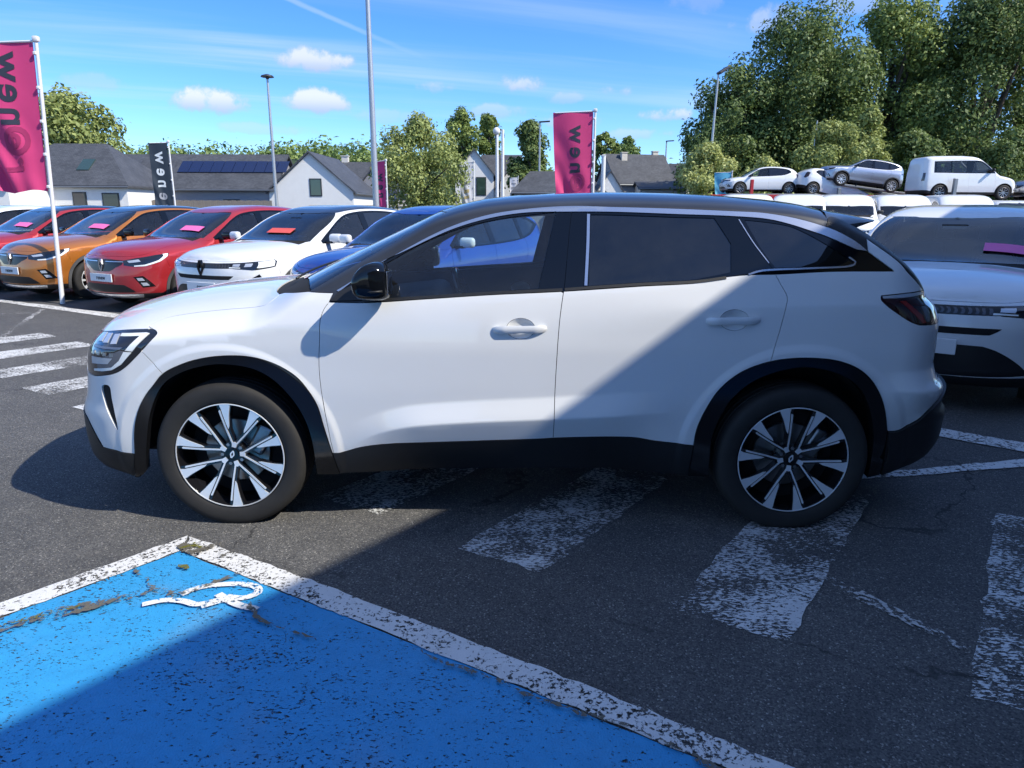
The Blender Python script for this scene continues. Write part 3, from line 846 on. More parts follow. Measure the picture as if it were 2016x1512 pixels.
def fences():
    root = thing('wooden_fence', 'weathered vertical plank fence below the solar panel roof', 'fence', (-20.5, 44.6, 0))
    me = None
    for k in range(64):
        bm = bmesh.new(); add_box(bm, (0, 0, 1.0), (.135, .03, 2.0))
        if me is None: o = bm_obj('plank', bm, 'wood_fence', root); me = o.data
        else: bm.free(); o = link(bpy.data.objects.new('plank', me), root)
        o.location = (-4.2 + k * .145, (k % 3) * .004, .10 + .02 * math.sin(k * 1.7))
    root2 = thing('site_wall', 'low white boundary wall behind the parked row', 'wall', (-4.5, 36.5, 0))
    bm = bmesh.new(); add_box(bm, (0, 0, .85), (12, .2, 1.7), None, .02); bm_obj('wall_panel', bm, 'wall_white', root2)
    bm = bmesh.new(); add_box(bm, (0, 0, 1.74), (12.1, .3, .08), None, .01); bm_obj('coping', bm, 'wall_cream', root2)
fences()
# ------------------------------------------------------------------ lamp posts, poles
def lamp_post(pos, h, r, head, label, lean=(0, 0)):
    root = thing('lamp_post', label, 'lamp post', (pos[0], pos[1], 0), 0, 'lamp posts round the lot')
    bm = bmesh.new(); add_tube(bm, [(lean[0] * q, lean[1] * q, h * q) for q in (0, .25, .5, .75, 1)], [r, r * .9, r * .8, r * .68, r * .55], 14); bm_obj('pole', bm, 'pole_grey', root, True, 60)
    bm = bmesh.new(); add_box(bm, (0, 0, .02), (r * 4.5, r * 4.5, .04), None, .01); bm_obj('base_plate', bm, 'pole_grey', root)
    tx, ty = lean
    bm = bmesh.new()
    if head == 'disc':
        add_cyl(bm, (tx, ty, h - .02), (tx, ty, h + .05), .34, .30, 20); add_cyl(bm, (tx, ty, h + .05), (tx, ty, h + .12), .30, .08, 20); add_cyl(bm, (tx, ty, h - .12), (tx, ty, h - .02), .07, .12, 12)
    elif head == 'arm':
        add_box(bm, (tx + .35, ty, h + .02), (.85, .28, .10), (0, -.06, 0), .03); add_cyl(bm, (tx - .05, ty, h - .1), (tx + .1, ty, h + .02), .05, None, 8)
    elif head == 'flood':
        add_box(bm, (tx + .28, ty, h + .10), (.75, .45, .16), (0, -.55, .3), .03); add_cyl(bm, (tx, ty, h - .15), (tx + .12, ty, h + .08), .05, None, 8)
    else: add_cyl(bm, (tx, ty, h), (tx, ty, h + .03), r * .6, r * .3, 12)
    bm_obj('lamp_head', bm, 'frame_dark' if head != 'none' else 'pole_grey', root)
lamp_post((-3.18, 18.61), 9.5, .105, 'arm', 'thick grey lamp post rising out of the top of the photo')
lamp_post((-11.9, 34.99), 8.24, .10, 'disc', 'lamp post with a disc head above the solar roof house')
lamp_post((2.83, 52.69), 8.12, .10, 'arm', 'slim lamp post left of the middle pink flag')
lamp_post((16.72, 73.46), 8.68, .11, 'arm', 'distant lamp post in front of the grey houses')
lamp_post((13.31, 42.51), 9.85, .10, 'flood', 'lamp post with a tilted floodlight at the edge of the big trees', (.25, 0))
lamp_post((21.11, 45.69), 7.4, .075, 'none', 'bare pole standing behind the nose-down white hatchback', (.1, 0))
def pylon():
    root = thing('sign_pylon', 'twin white poles with a round topped bracket near the middle', 'pylon', (-.18, 47.5, 0))
    for x, h in ((-.12, 6.9), (.28, 7.0)):
        bm = bmesh.new(); add_cyl(bm, (x, 0, 0), (x, 0, h), .12, .10, 12); bm_obj('pole', bm, 'pole_white', root, True, 60)
    bm = bmesh.new(); bmesh.ops.create_uvsphere(bm, u_segments=14, v_segments=10, radius=.26); bmesh.ops.translate(bm, vec=(-.15, 0, 6.9), verts=bm.verts); bm_obj('globe', bm, 'pole_white', root, True)
    bm = bmesh.new(); add_tube(bm, [(.06 + .3 * math.cos(a), 0, 6.6 + .42 * math.sin(a)) for a in np.linspace(-.6, 3.7, 14)], .05, 8); bm_obj('bracket', bm, 'frame_dark', root, True)
    root = thing('post', 'short white post right of the middle pink flag', 'post', (7.23, 47.59, 0))
    bm = bmesh.new(); add_cyl(bm, (0, 0, 0), (0, 0, 5.3), .17, .15, 12); bm_obj('pole', bm, 'pole_white', root, True, 60)
    bm = bmesh.new(); add_cyl(bm, (0, 0, 5.3), (0, 0, 5.36), .19, .10, 12); bm_obj('cap', bm, 'pole_white', root, True, 60)
pylon()
# ------------------------------------------------------------------ flags
def cloth_y(u, v, fold, seed):
    """wind folds: u 0..1 from the pole outwards, v 0..1 from the top down"""
    a = u * (.25 + .75 * v)
    return fold * (.55 * math.sin(5.2 * u + 3.0 * v + seed) * a + .35 * math.sin(13 * u * (.4 + v) + 7 * v + seed * 2) * a * v + .22 * math.sin(21 * v + 9 * u + seed) * u * v * v)
def flag(pos, ptop, ftop, fbot, width, side, rot, m, label, text=None, lean=(0, 0), fold=.16, seed=0.0, sag=.10, tsize=.5, tmat='print_dark', mirrored=True, lower_logo=False, extra=None, taper=0.0, r=.035):
    """pole at the origin; cloth leaves it towards side (-1 = local -x)"""
    root = thing('flag', label, 'flag', (pos[0], pos[1], 0), rot, 'flags round the car lot')
    lx = lambda z: lean[0] * z / ptop
    bm = bmesh.new(); add_cyl(bm, (0, 0, 0), (lx(ptop), 0, ptop), r, r * .7, 12); bm_obj('pole', bm, 'pole_white', root, True, 60)
    bm = bmesh.new(); add_cyl(bm, (lx(ftop + .02), 0, ftop + .02), (lx(ftop) + side * width, 0, ftop - .01), .018, .014, 8); add_box(bm, (lx(ptop), 0, ptop), (.09, .08, .08), None, .02)
    bm_obj('top_arm', bm, 'pole_white', root, True, 40)
    for q in np.linspace(ftop - .15, fbot + .1, 5):
        bm = bmesh.new(); add_box(bm, (lx(q) + side * .02, 0, q), (.05, .09, .05), None, .012); bm_obj('clip', bm, 'pole_white', root)
    nu, nv = 22, 44
    def P(u, v, off=0.0):
        zt = ftop; z = ftop + (fbot - ftop) * v
        wv = width * (1 - taper * v * v)
        x = lx(z) + side * (.05 + u * wv * (1 - .06 * v * u))
        z = z - sag * u * u * v + .05 * math.sin(6 * u + seed) * v * v
        return (x, cloth_y(u, v, fold, seed) + off, z)
    V = [P(i / nu, j / nv) for j in range(nv + 1) for i in range(nu + 1)]
    F = [(j * (nu + 1) + i, j * (nu + 1) + i + 1, (j + 1) * (nu + 1) + i + 1, (j + 1) * (nu + 1) + i) for j in range(nv) for i in range(nu)]
    cl = mesh_obj('cloth', V, F, m, root, True)
    def letter(s, uc, vc, sz, mt, rot_ccw=True, mir=True, bold=.012):
        tv, tf = text_mesh(s, sz, bold)
        # subdivide coarse by sampling: place each vertex on the cloth
        H = abs(ftop - fbot); out = []
        for x, y, _ in tv:
            a, b = (-y, x) if rot_ccw else (y, -x)          # rotated a quarter turn
            if mir: a = -a
            # a: to the right in the picture, b: up
            u = uc + side * a / width; v = vc - b / H
            out.append((u, v))
        tf2 = tf
        # refine long triangles so that the print follows the folds
        me = bmesh.new(); vs = [me.verts.new((u * width, v * H, 0)) for u, v in out]
        for f in tf2:
            try: me.faces.new([vs[i] for i in f])
            except ValueError: pass
        for _ in range(2):
            es = [e for e in me.edges if e.calc_length() > .10]
            if es: bmesh.ops.subdivide_edges(me, edges=es, cuts=1); bmesh.ops.triangulate(me, faces=me.faces)
        me.verts.index_update()
        for off in (-.006, .006):
            vv = [P(min(max(q.co.x / width, 0), 1), min(max(q.co.y / H, 0), 1), off) for q in me.verts]
            ff = [tuple(w.index for w in f.verts) for f in me.faces]
            mesh_obj('lettering', vv, ff, mt, cl, True)
        me.free()
    if text:
        for s, vc, mt in text: letter(s, text_u, vc, tsize, mt, mir=mirrored)
    if extra: extra(P, cl, letter)
    return root
text_u = .36
PK = 'flag_pink_dark'
text_u = .42
flag((-6.02, 7.14), 3.93, 3.88, 1.72, .98, -1, 0, 'flag_pink', 'large pink flag with dark letters at the left edge', [('w', .155, 'print_dark'), ('e', .33, 'print_dark'), ('n', .485, 'print_dark'), ('e', .65, PK), ('O', .65, PK), ('r', .82, PK)], lean=(.20, 0), fold=.20, seed=.6, tsize=.56, sag=-.12)
text_u = .40
flag((3.13, 13.53), 3.80, 3.76, 1.55, .95, -1, rad(-6), 'flag_pink', 'pink flag with dark letters above the roof of the front car', [('w', .22, 'print_dark'), ('e', .405, 'print_dark'), ('n', .56, 'print_dark'), ('e', .71, PK), ('O', .71, PK), ('r', .87, PK)], fold=.16, seed=2.1, tsize=.52, taper=.10)
text_u = .45
flag((-11.5, 22.63), 3.90, 3.84, 1.3, .66, -1, rad(8), 'flag_navy', 'dark navy flag with pale letters in front of the solar roof house', [('w', .20, 'print_light'), ('e', .40, 'print_light'), ('n', .56, 'print_light'), ('e', .74, 'print_grey'), ('r', .90, 'print_grey')], fold=.10, seed=4.0, tsize=.56)
flag((-3.97, 24.8), 3.42, 3.38, 1.3, .45, -1, rad(-20), 'flag_pink', 'small pink flag beside the thick lamp post', [('w', .30, 'print_dark'), ('e', .48, 'print_dark'), ('n', .63, 'print_dark')], fold=.08, seed=5.0, tsize=.42)
def faint(P, cl, letter):
    letter('dacia'[:0] + 'up', .5, .35, .30, 'print_grey', False, False, .005)
def bars(P, cl, letter):
    for v0, v1, u0, u1, mt in ((.10, .13, .35, .65, 'print_grey'), (.22, .27, .2, .8, 'print_grey'), (.38, .46, .22, .80, 'print_grey'), (.55, .62, .3, .7, 'print_gold'), (.68, .74, .3, .7, 'print_gold')):
        vv = [P(u0 + (u1 - u0) * i / 6, v0 + (v1 - v0) * j, -.008) for j in (0, 1) for i in range(7)]
        mesh_obj('print', vv, [(i, i + 1, i + 8, i + 7) for i in range(6)], mt, cl)
flag((-1.01, 33.06), 3.92, 3.87, 1.5, .68, -1, 0, 'flag_white', 'white flag with grey and gold print beside the round tree', None, fold=.14, seed=1.0, extra=bars)
flag((1.19, 52.67), 4.1, 4.0, 2.2, .62, -1, 0, 'flag_white', 'small white flag in front of the white houses', None, fold=.12, seed=3.0, extra=bars)
text_u = .5
flag((13.45, 37.6), 3.72, 3.66, 1.7, .92, -1, rad(-10), 'flag_blue', 'light blue flag with dark letters below the floodlight post', None, fold=.18, seed=2.5, taper=.3, extra=lambda P, cl, letter: [letter(s, .40, v, .62, 'print_dark', False, False) for s, v in (('w', .27), ('o', .47), ('r', .64), ('k', .80))])
# ------------------------------------------------------------------ trees
def leaf_mat(name, dark, light, scale=.5):
    m = bpy.data.materials.new(name); m.use_nodes = True; t = NT(m.node_tree); b = m.node_tree.nodes['Principled BSDF']; out = m.node_tree.nodes['Material Output']
    geo = t.add('ShaderNodeNewGeometry')
    oi = t.add('ShaderNodeTexCoord').outputs['Object']
    n = t.noise(oi, scale, 4, .6); rp = geo.outputs['Random Per Island']
    f = t.math('ADD', t.math('MULTIPLY', n, .75), t.math('MULTIPLY', rp, .35))
    c = t.ramp(f, [(.30, tuple(q * 1.75 for q in dark)), (.80, tuple(q * 1.75 for q in light))])
    t.l.new(c, b.inputs['Base Color']); b.inputs['Roughness'].default_value = .55; b.inputs['Specular IOR Level'].default_value = .35
    tl = t.add('ShaderNodeBsdfTranslucent', i={'Color': c})
    mx = t.add('ShaderNodeMixShader', i={0: .30, 1: b.outputs[0], 2: tl.outputs[0]})
    t.l.new(mx.outputs[0], out.inputs[0]); MATS[name] = m
leaf_mat('leaf_mid', (.060, .092, .024), (.20, .245, .072))
leaf_mat('leaf_deep', (.036, .064, .022), (.135, .175, .054))
leaf_mat('leaf_pale', (.15, .18, .05), (.36, .37, .15))
leaf_mat('leaf_olive', (.095, .125, .036), (.25, .275, .095))
leaf_mat('leaf_far', (.050, .090, .028), (.17, .22, .066), .12)
simple('bark', (.070, .055, .042), rough=.9, var=.3, vscale=12)
def leaf_cloud(rng, clumps, n, size, flat=.0):
    """clumps: list of (centre, radii); leaves sit on and inside the clump skins"""
    C = np.array([c for c, r in clumps]); R = np.array([r for c, r in clumps])
    w = (R[:, 0] * R[:, 1] + R[:, 1] * R[:, 2] + R[:, 0] * R[:, 2]); k = rng.choice(len(C), n, p=w / w.sum())
    d = rng.normal(size=(n, 3)); d /= np.linalg.norm(d, axis=1)[:, None]
    rr = 1 - .45 * rng.random(n) ** 2.2
    rr *= 1 + .22 * rng.normal(size=n) * (rng.random(n) < .35)
    P = C[k] + d * R[k] * rr[:, None]
    nrm = d + .55 * rng.normal(size=(n, 3)) + np.array([0, 0, .35]); nrm /= np.linalg.norm(nrm, axis=1)[:, None]
    t1 = np.cross(nrm, rng.normal(size=(n, 3))); t1 /= np.linalg.norm(t1, axis=1)[:, None]; t2 = np.cross(nrm, t1)
    s = size * (.55 + .9 * rng.random(n)); a = (t1 * s[:, None]); b = t2 * (s * (.45 + .3 * rng.random(n)))[:, None]
    bend = nrm * (s * .25)[:, None]
    V = np.stack([P - a - bend, P - b * .9, P + a - bend, P + b], 1).reshape(-1, 3)
    F = np.arange(4 * n).reshape(-1, 4)
    return V, F
def fast_mesh(name, V, F, m, parent=None):
    me = bpy.data.meshes.new(name); nv, nf = len(V), len(F)
    me.vertices.add(nv); me.vertices.foreach_set('co', V.astype(np.float32).ravel())
    me.loops.add(nf * 4); me.loops.foreach_set('vertex_index', F.astype(np.int32).ravel())
    me.polygons.add(nf); me.polygons.foreach_set('loop_start', np.arange(0, nf * 4, 4, dtype=np.int32))
    me.update(calc_edges=True); me.materials.append(MATS[m])
    return link(bpy.data.objects.new(name, me), parent)
def tree(label, pos, w, z0, z1, m, seed, n=7000, leaf=.22, kind='round', group=None, name='tree', depth=None, cat='tree', trunk=True):
    rng = np.random.default_rng(seed)
    root = thing(name, label, cat, (pos[0], pos[1], 0), 0, group)
    a = w / 2; H = z1 - z0; zc = (z0 + z1) / 2; dp = (depth or w) / 2
    clumps = []
    nc = {'round': 60, 'tall': 90, 'cone': 54, 'bush': 40}[kind]
    for k in range(nc):
        v = rng.random(); 
        if kind == 'tall': v = v ** .85; prof = (.72 + .28 * math.sin(math.pi * min(1, .1 + v * .9))) * (1.0 if v < .72 else 1 - (v - .72) * 1.5)
        elif kind == 'cone': prof = (1 - v) ** .62 * .95 + .08
        elif kind == 'bush': prof = math.sqrt(max(0, 1 - v ** 2.2)) 
        else: prof = math.sqrt(max(.02, 1 - (2 * v - .92) ** 2))
        an = rng.random() * 2 * math.pi; rr = prof * (rng.random() ** .45)
        cr_ = (.15 + .14 * rng.random()) * min(a, H * .5)
        rx = max(0, rr * 1.04 - cr_ / a * .40)
        c = (a * rx * math.cos(an), dp * rx * math.sin(an), z0 + H * (.04 + .92 * v) - cr_ * .3)
        clumps.append((c, (cr_ * (1 + .35 * rng.random()), cr_ * (1 + .35 * rng.random()), cr_ * (.75 + .7 * rng.random() * (1.7 if kind == 'tall' else 1)))))
    V, F = leaf_cloud(rng, clumps, int(n * 1.9), leaf * .70)
    fast_mesh('crown', V, F, m, root)
    if trunk:
        bm = bmesh.new(); tr = max(.10, .035 * H)
        add_tube(bm, [(0, 0, 0), (.05 * a, 0, z0 * .5), (-.05 * a, .05, z0 + H * .15), (.04 * a, 0, z0 + H * .5), (0, 0, z0 + H * .82)], [tr * 1.2, tr, tr * .8, tr * .5, tr * .12], 8)
        for k in range(9):
            c = clumps[k][0]; zb = z0 + H * (.05 + .05 * k) * .9
            add_tube(bm, [(0, 0, min(zb, c[2] - .1)), (c[0] * .5, c[1] * .5, (min(zb, c[2] - .1) * .45 + c[2] * .55)), c], [tr * .45, tr * .28, tr * .08], 6)
        bm_obj('trunk', bm, 'bark', root, True)
    return root
GB = 'big trees on the right'
tree('broad tree behind the far left house', (-36.6, 57.4), 9.5, 2.5, 11.0, 'leaf_olive', 1, 7500, .26)
tree('round leafy tree in the middle with forked trunk', (-3.6, 32.0), 4.9, 1.45, 5.9, 'leaf_olive', 2, 9000, .11)
tree('tall pointed tree behind the white houses, the left one', (-5.2, 78.4), 4.4, 3, 12.6, 'leaf_mid', 3, 4500, .24, 'tall')
tree('tall pointed tree behind the white houses, the right one', (-2.3, 80.4), 3.2, 3, 12.4, 'leaf_mid', 4, 3500, .24, 'tall')
tree('dark dense tree left of the middle pink flag', (2.0, 54.7), 4.7, .8, 8.9, 'leaf_deep', 5, 7000, .19, 'cone')
tree('dark bush at the foot of the dense tree', (5.0, 58.5), 4.0, .3, 5.2, 'leaf_mid', 6, 3500, .2, 'bush')
tree('small round tree right behind the middle pink flag', (11.4, 83.7), 3.4, 4, 11.2, 'leaf_mid', 7, 2500, .26)
tree('far rounded tree over the grey roofs', (17.9, 109.5), 6.5, 4, 12.6, 'leaf_far', 8, 3000, .36)
tree('pale green bushy tree below the floodlight', (12.9, 41.0), 3.9, .3, 5.65, 'leaf_pale', 9, 6500, .13, 'bush')
tree('big tree at the left edge of the right wood', (18.1, 53.5), 8.2, 1.5, 12.6, 'leaf_deep', 10, 13000, .19, 'round', GB)
tree('tallest big tree, above the silver car', (23.6, 55.5), 11.0, 1.5, 16.9, 'leaf_deep', 11, 21000, .20, 'tall', GB)
tree('big tree above the small white van, pale leaves', (31.2, 57.0), 9.4, 1.5, 18.2, 'leaf_mid', 12, 19000, .20, 'tall', GB)
tree('big dark tree near the right edge', (37.3, 54.5), 11.4, 1.5, 18.6, 'leaf_deep', 13, 21000, .20, 'tall', GB)
tree('big tree cut off by the right edge', (44.8, 58.5), 11.5, 1.5, 20.0, 'leaf_mid', 14, 13000, .22, 'tall', GB)
tree('dark tree filling the gap behind the silver car', (27.5, 63.0), 12.0, .5, 15.0, 'leaf_deep', 15, 12000, .24, 'round', GB)
tree('dark tree filling the gap behind the small van', (37.0, 64.0), 13.0, .5, 16.0, 'leaf_deep', 16, 12000, .24, 'round', GB)
tree('dark tree behind the nose-down hatchback', (20.5, 61.0), 10.0, .5, 12.0, 'leaf_deep', 17, 9000, .24, 'round', GB)
GS = 'shrubs under the big trees'
tree('large light green shrub behind the silver car', (21.9, 44.8), 6.0, .4, 7.3, 'leaf_olive', 18, 9000, .15, 'bush', GS, 'shrub', cat='shrub')
tree('low pale shrub behind the first white hatchback', (17.5, 44.3), 3.9, .3, 5.1, 'leaf_pale', 19, 5000, .13, 'bush', GS, 'shrub', cat='shrub')
tree('dark shrub mass behind the small white van', (29.7, 48.8), 8.2, .3, 7.0, 'leaf_deep', 20, 9000, .18, 'bush', GS, 'shrub', cat='shrub')
tree('dark shrub mass at the right edge', (36.3, 48.8), 7.4, .3, 7.6, 'leaf_deep', 21, 9000, .18, 'bush', GS, 'shrub', cat='shrub')
tree('shrub beside the tall silver-car shrub', (25.6, 47.5), 4.2, .3, 8.6, 'leaf_olive', 22, 5000, .16, 'bush', GS, 'shrub', cat='shrub')
def far_wood():
    rng = np.random.default_rng(77); clumps = []
    for k in range(620):
        az = -.78 + 1.30 * rng.random(); D = 150 + 45 * rng.random()
        top = np.interp(az, [-.78, -.50, -.44, -.40, -.30, -.18, -.1, .05, .12, .22, .30, .52], [15, 14.2, 15.0, 13.8, 15.6, 14.6, 13.0, 10, 9, 11.5, 9.5, 9]) + (D - 150) * .05
        r = 2.4 + 2.4 * rng.random(); z = top - r * .9 + .7 * rng.normal() - (rng.random() ** 1.5) * 6.0
        clumps.append(((1.37 + D * math.tan(az), -4 + D, z), (r * 1.3, r * 1.2, r)))
    V, F = leaf_cloud(rng, clumps, 120000, .46)
    o = fast_mesh('far_wood', V, F, 'leaf_far'); tag(o, 'distant green wood along the horizon behind the roofs', 'wood', kind='stuff')
    n = 90; V = []; F = []
    for k in range(n + 1):
        az = -1.0 + 1.9 * k / n
        h = float(np.interp(az, [-.78, -.44, -.30, -.1, .12, .22, .52], [12.5, 12.3, 12.8, 10.8, 7.2, 9, 7.2]))
        for D, f in ((110, 0), (150, .93), (180, 1.12), (260, 1.25), (420, .6)): V.append((1.37 + D * math.tan(az), -4 + D, h * f - .3))
    for k in range(n):
        for j in range(4): a = k * 5 + j; F.append((a, a + 5, a + 6, a + 1))
    o = mesh_obj('hill', V, F, 'hill_green', None, True); tag(o, kind='structure')
simple('hill_green', (.035, .062, .020), rough=.95, var=.4, vscale=.15)
far_wood()
# ------------------------------------------------------------------ materials for vehicles
paint('white_paint', (.74, .75, .755), rough=.42)
paint('white_paint_far', (.76, .77, .775), rough=.45)
paint('red_paint', (.42, .006, .014), metal=.25, rough=.35)
paint('orange_paint', (.50, .16, .012), metal=.4, rough=.35)
paint('blue_paint', (.004, .055, .36), metal=.35, rough=.32)
paint('silver_paint', (.46, .48, .54), metal=.75, rough=.33)
paint('black_paint', (.006, .007, .010), rough=.3)
simple('black_gloss_trim', (.006, .0065, .008), rough=.14, var=.2)
simple('gloss_black', (.004, .005, .007), rough=.06, spec=.5)
simple('black_plastic', (.011, .0115, .013), rough=.5, var=.25, vscale=30, bump=.15, bscale=900)
simple('satin_trim', (.62, .63, .66), rough=.22, metal=.9)
simple('chrome', (.85, .86, .88), rough=.07, metal=1.0)
simple('machined', (.80, .82, .85), rough=.28, metal=.45, var=.04)
simple('rim_black', (.008, .008, .010), rough=.16, coat=.6)
simple('steel', (.34, .34, .35), rough=.38, metal=.9, var=.15, vscale=60)
simple('rubber', (.019, .018, .0175), rough=.78, var=.35, vscale=14, bump=.1, bscale=400)
simple('tread_rubber', (.05, .045, .04), rough=.9, var=.3, vscale=25)
simple('well_black', (.008, .008, .009), rough=.9)
simple('cabin_dark', (.020, .021, .024), rough=.8, var=.2)
simple('cabin_light', (.30, .29, .27), rough=.9)
simple('seat_cloth', (.028, .029, .033), rough=.85, var=.25, vscale=60, bump=.2, bscale=700)
simple('lamp_white', (.80, .84, .84), rough=.12, coat=1.0)
simple('lamp_inner', (.22, .23, .26), rough=.25, metal=.6)
simple('lamp_lens', (.010, .012, .018), rough=.04, coat=1.0)
simple('lamp_red', (.028, .005, .006), rough=.06, coat=1.0)
simple('lamp_glint', (.62, .65, .70), rough=.30, metal=.5)
simple('lamp_orange', (.5, .13, .01), rough=.15)
simple('plate_white', (.78, .79, .80), rough=.35)
simple('ink', (.02, .025, .04), rough=.5)
simple('disc', (.30, .29, .28), rough=.35, metal=.9, var=.15, vscale=90)
glass('glass_clear', (.62, .78, .80))
glass('glass_side', (.80, .90, .92), refl=.75)
glass('glass_dark', (.035, .04, .05), refl=1.0)
glass('glass_ws', (.70, .84, .86), refl=.85)

# ------------------------------------------------------------------ wheels
def lathe(prof, seg, ax_y=True):
    """profile of (r, y) spun about the Y axis"""
    n = len(prof); V = []; F = []
    for j in range(seg):
        a = 2 * math.pi * j / seg
        for r, y in prof: V.append((r * math.cos(a), y, r * math.sin(a)))
    for j in range(seg):
        for k in range(n - 1):
            F.append((j * n + k, j * n + k + 1, ((j + 1) % seg) * n + k + 1, ((j + 1) % seg) * n + k))
    return V, F
def wheel_depth(r): return -.868 - .028 * min(1, max(0, (r - .05) / .18)) ** .8
def slab(V, F, poly, y_of, thick, flip=False):
    """flat polygon in the wheel plane (x,z), front surface at y_of(r), solid backwards"""
    n = len(poly); b = len(V)
    for x, z in poly: V.append((x, y_of(math.hypot(x, z)), z))
    for x, z in poly: V.append((x, y_of(math.hypot(x, z)) + thick, z))
    F.append(tuple(range(b, b + n))); F.append(tuple(range(b + n, b + 2 * n))[::-1])
    for k in range(n): F.append((b + k, b + n + k, b + n + (k + 1) % n, b + (k + 1) % n))
def rot2(p, a): c, s = math.cos(a), math.sin(a); return (p[0] * c - p[1] * s, p[0] * s + p[1] * c)
def make_wheel(parent, hub, rot, near=True, R=.362, seg=96, detail=True):
    """big two-tone ten-spoke wheel; local origin on the hub axis, outer face towards -y"""
    yo = .905 - .905
    # tyre
    k = R / .362
    prof = [(.256, -.800), (.262, -.892), (.268, -.897), (.283, -.9025), (.300, -.9055), (.318, -.9060), (.334, -.9035), (.346, -.896), (.3535, -.884), (.3575, -.868),
            (.3595, -.850), (.3525, -.848), (.3525, -.841), (.3605, -.839), (.362, -.812), (.3545, -.810), (.3545, -.800), (.362, -.798), (.362, -.770), (.3545, -.768), (.3545, -.758), (.3605, -.756),
            (.3595, -.735), (.3525, -.733), (.3525, -.726), (.3575, -.718), (.350, -.690), (.335, -.678), (.30, -.674), (.256, -.70)]
    V, F = lathe(prof, seg)
    w = bpy.data.objects.new('wheel', None)
    body_v, body_f = [], []
    # barrel + dark rim bowl
    bp = [(.2605, -.889), (.2600, -.8955), (.2535, -.8965), (.2505, -.892), (.247, -.870), (.236, -.84), (.228, -.78), (.224, -.70)]
    bv, bf = lathe(bp, seg)
    body_v += bv; body_f += bf
    base = lambda r: wheel_depth(r) + .003
    for s in range(5):
        a0 = rot + s * 2 * math.pi / 5
        for m in (-1, 1):
            arm = [(.030, .012), (.060, .016), (.130, .026), (.200, .040), (.2475, .046), (.2290, .1150), (.215, .104), (.185, .083), (.150, .064), (.115, .048), (.060, .040), (.030, .034)]
            arm = [(p[0], p[1] * m) for p in arm]
            if m < 0: arm = arm[::-1]
            slab(body_v, body_f, [rot2(p, a0) for p in arm], base, .030)
    hubp = [(.058 * math.cos(2 * math.pi * j / 20), .058 * math.sin(2 * math.pi * j / 20)) for j in range(20)]
    slab(body_v, body_f, hubp, lambda r: -.864, .05)
    # close the dark bowl behind the spokes
    sv, sf = [], []
    for s in range(5):
        a0 = rot + s * 2 * math.pi / 5
        for m in (-1, 1):
            ln = [(.050, .0215), (.120, .0295), (.190, .0395), (.2215, .0445), (.2235, .0500), (.2200, .0525), (.190, .0475), (.120, .0370), (.050, .0290)]
            bl = [(.124, .0440), (.150, .0465), (.200, .0545), (.230, .0600), (.2500, .0590), (.2330, .1080), (.222, .1020), (.195, .0850), (.165, .0690), (.135, .0540)]
            for q in (ln, bl):
                q = [(p[0], p[1] * m) for p in q]
                if m < 0: q = q[::-1]
                slab(sv, sf, [rot2(p, a0) for p in q], lambda r: wheel_depth(r) - .0015, .006)
        # hub star, fills between the twin lines of neighbours
        st = [(.032, -.012), (.056, -.0165), (.056, .0165), (.032, .012)]
        a1 = a0 + math.pi / 5
        st2 = [(.036, -.010), (.058, -.0125), (.064, -.004), (.064, .004), (.058, .0125), (.036, .010)]
        slab(sv, sf, [rot2(p, a1) for p in st2], lambda r: wheel_depth(r) - .001, .006)
    lv, lf = lathe([(.2600, -.8965), (.2590, -.8985), (.2555, -.8990), (.2540, -.8960)], seg)
    b = len(sv); sv += lv; sf += [tuple(i + b for i in f) for f in lf]
    me = bpy.data.meshes.new('wheel')
    def place(vs, flat=True):
        out = []
        for x, y, z in vs:
            x2, z2 = hub[0] + x * k, hub[2] + z * k
            if flat: z2 = max(z2, .0005)
            y2 = y
            if not near: y2 = -y
            out.append((x2, y2, z2))
        return out
    def fl(f): return f if near else [q[::-1] for q in f]
    wo = mesh_obj('wheel', place(body_v), fl(body_f), 'rim_black', parent)
    wo.data.polygons.foreach_set('use_smooth', np.ones(len(wo.data.polygons), bool)); wo.data.set_sharp_from_angle(angle=rad(35))
    ty = mesh_obj('tyre', place(V), fl([f[::-1] for f in F]), 'rubber', wo, True)
    ty.data.set_sharp_from_angle(angle=rad(40))
    rf = mesh_obj('rim_face', place(sv), fl(sf), 'machined', wo)
    rf.data.polygons.foreach_set('use_smooth', np.ones(len(rf.data.polygons), bool)); rf.data.set_sharp_from_angle(angle=rad(35))
    if detail:
        dv, df = lathe([(.06, -.80), (.155, -.80), (.158, -.797), (.158, -.78), (.06, -.78)], 64)
        mesh_obj('brake_disc', place(dv), fl(df), 'disc', wo, True).data.set_sharp_from_angle(angle=rad(30))
        cv, cf = lathe([(.236, -.775), (.06, -.775)], 48)
        mesh_obj('backing_plate', place(cv), fl(cf), 'well_black', wo)
        bm = bmesh.new()
        add_box(bm, (0.125 if near else 0.125, -.80, .06), (.075, .07, .15), (0, .5, 0), .012)
        vv = [tuple(v.co) for v in bm.verts]; bm.verts.index_update(); ff = [tuple(v.index for v in f.verts) for f in bm.faces]; bm.free()
        mesh_obj('brake_caliper', place(vv), fl(ff), 'steel', wo)
        # hub cap with a diamond mark, five nuts
        hv, hf = [], []
        cap = [(.030 * math.cos(2 * math.pi * j / 28), .030 * math.sin(2 * math.pi * j / 28)) for j in range(28)]
        slab(hv, hf, cap, lambda r: -.8705, .02)
        hc = mesh_obj('hub_cap', place(hv), fl(hf), 'gloss_black', wo)
        ev, ef = [], []
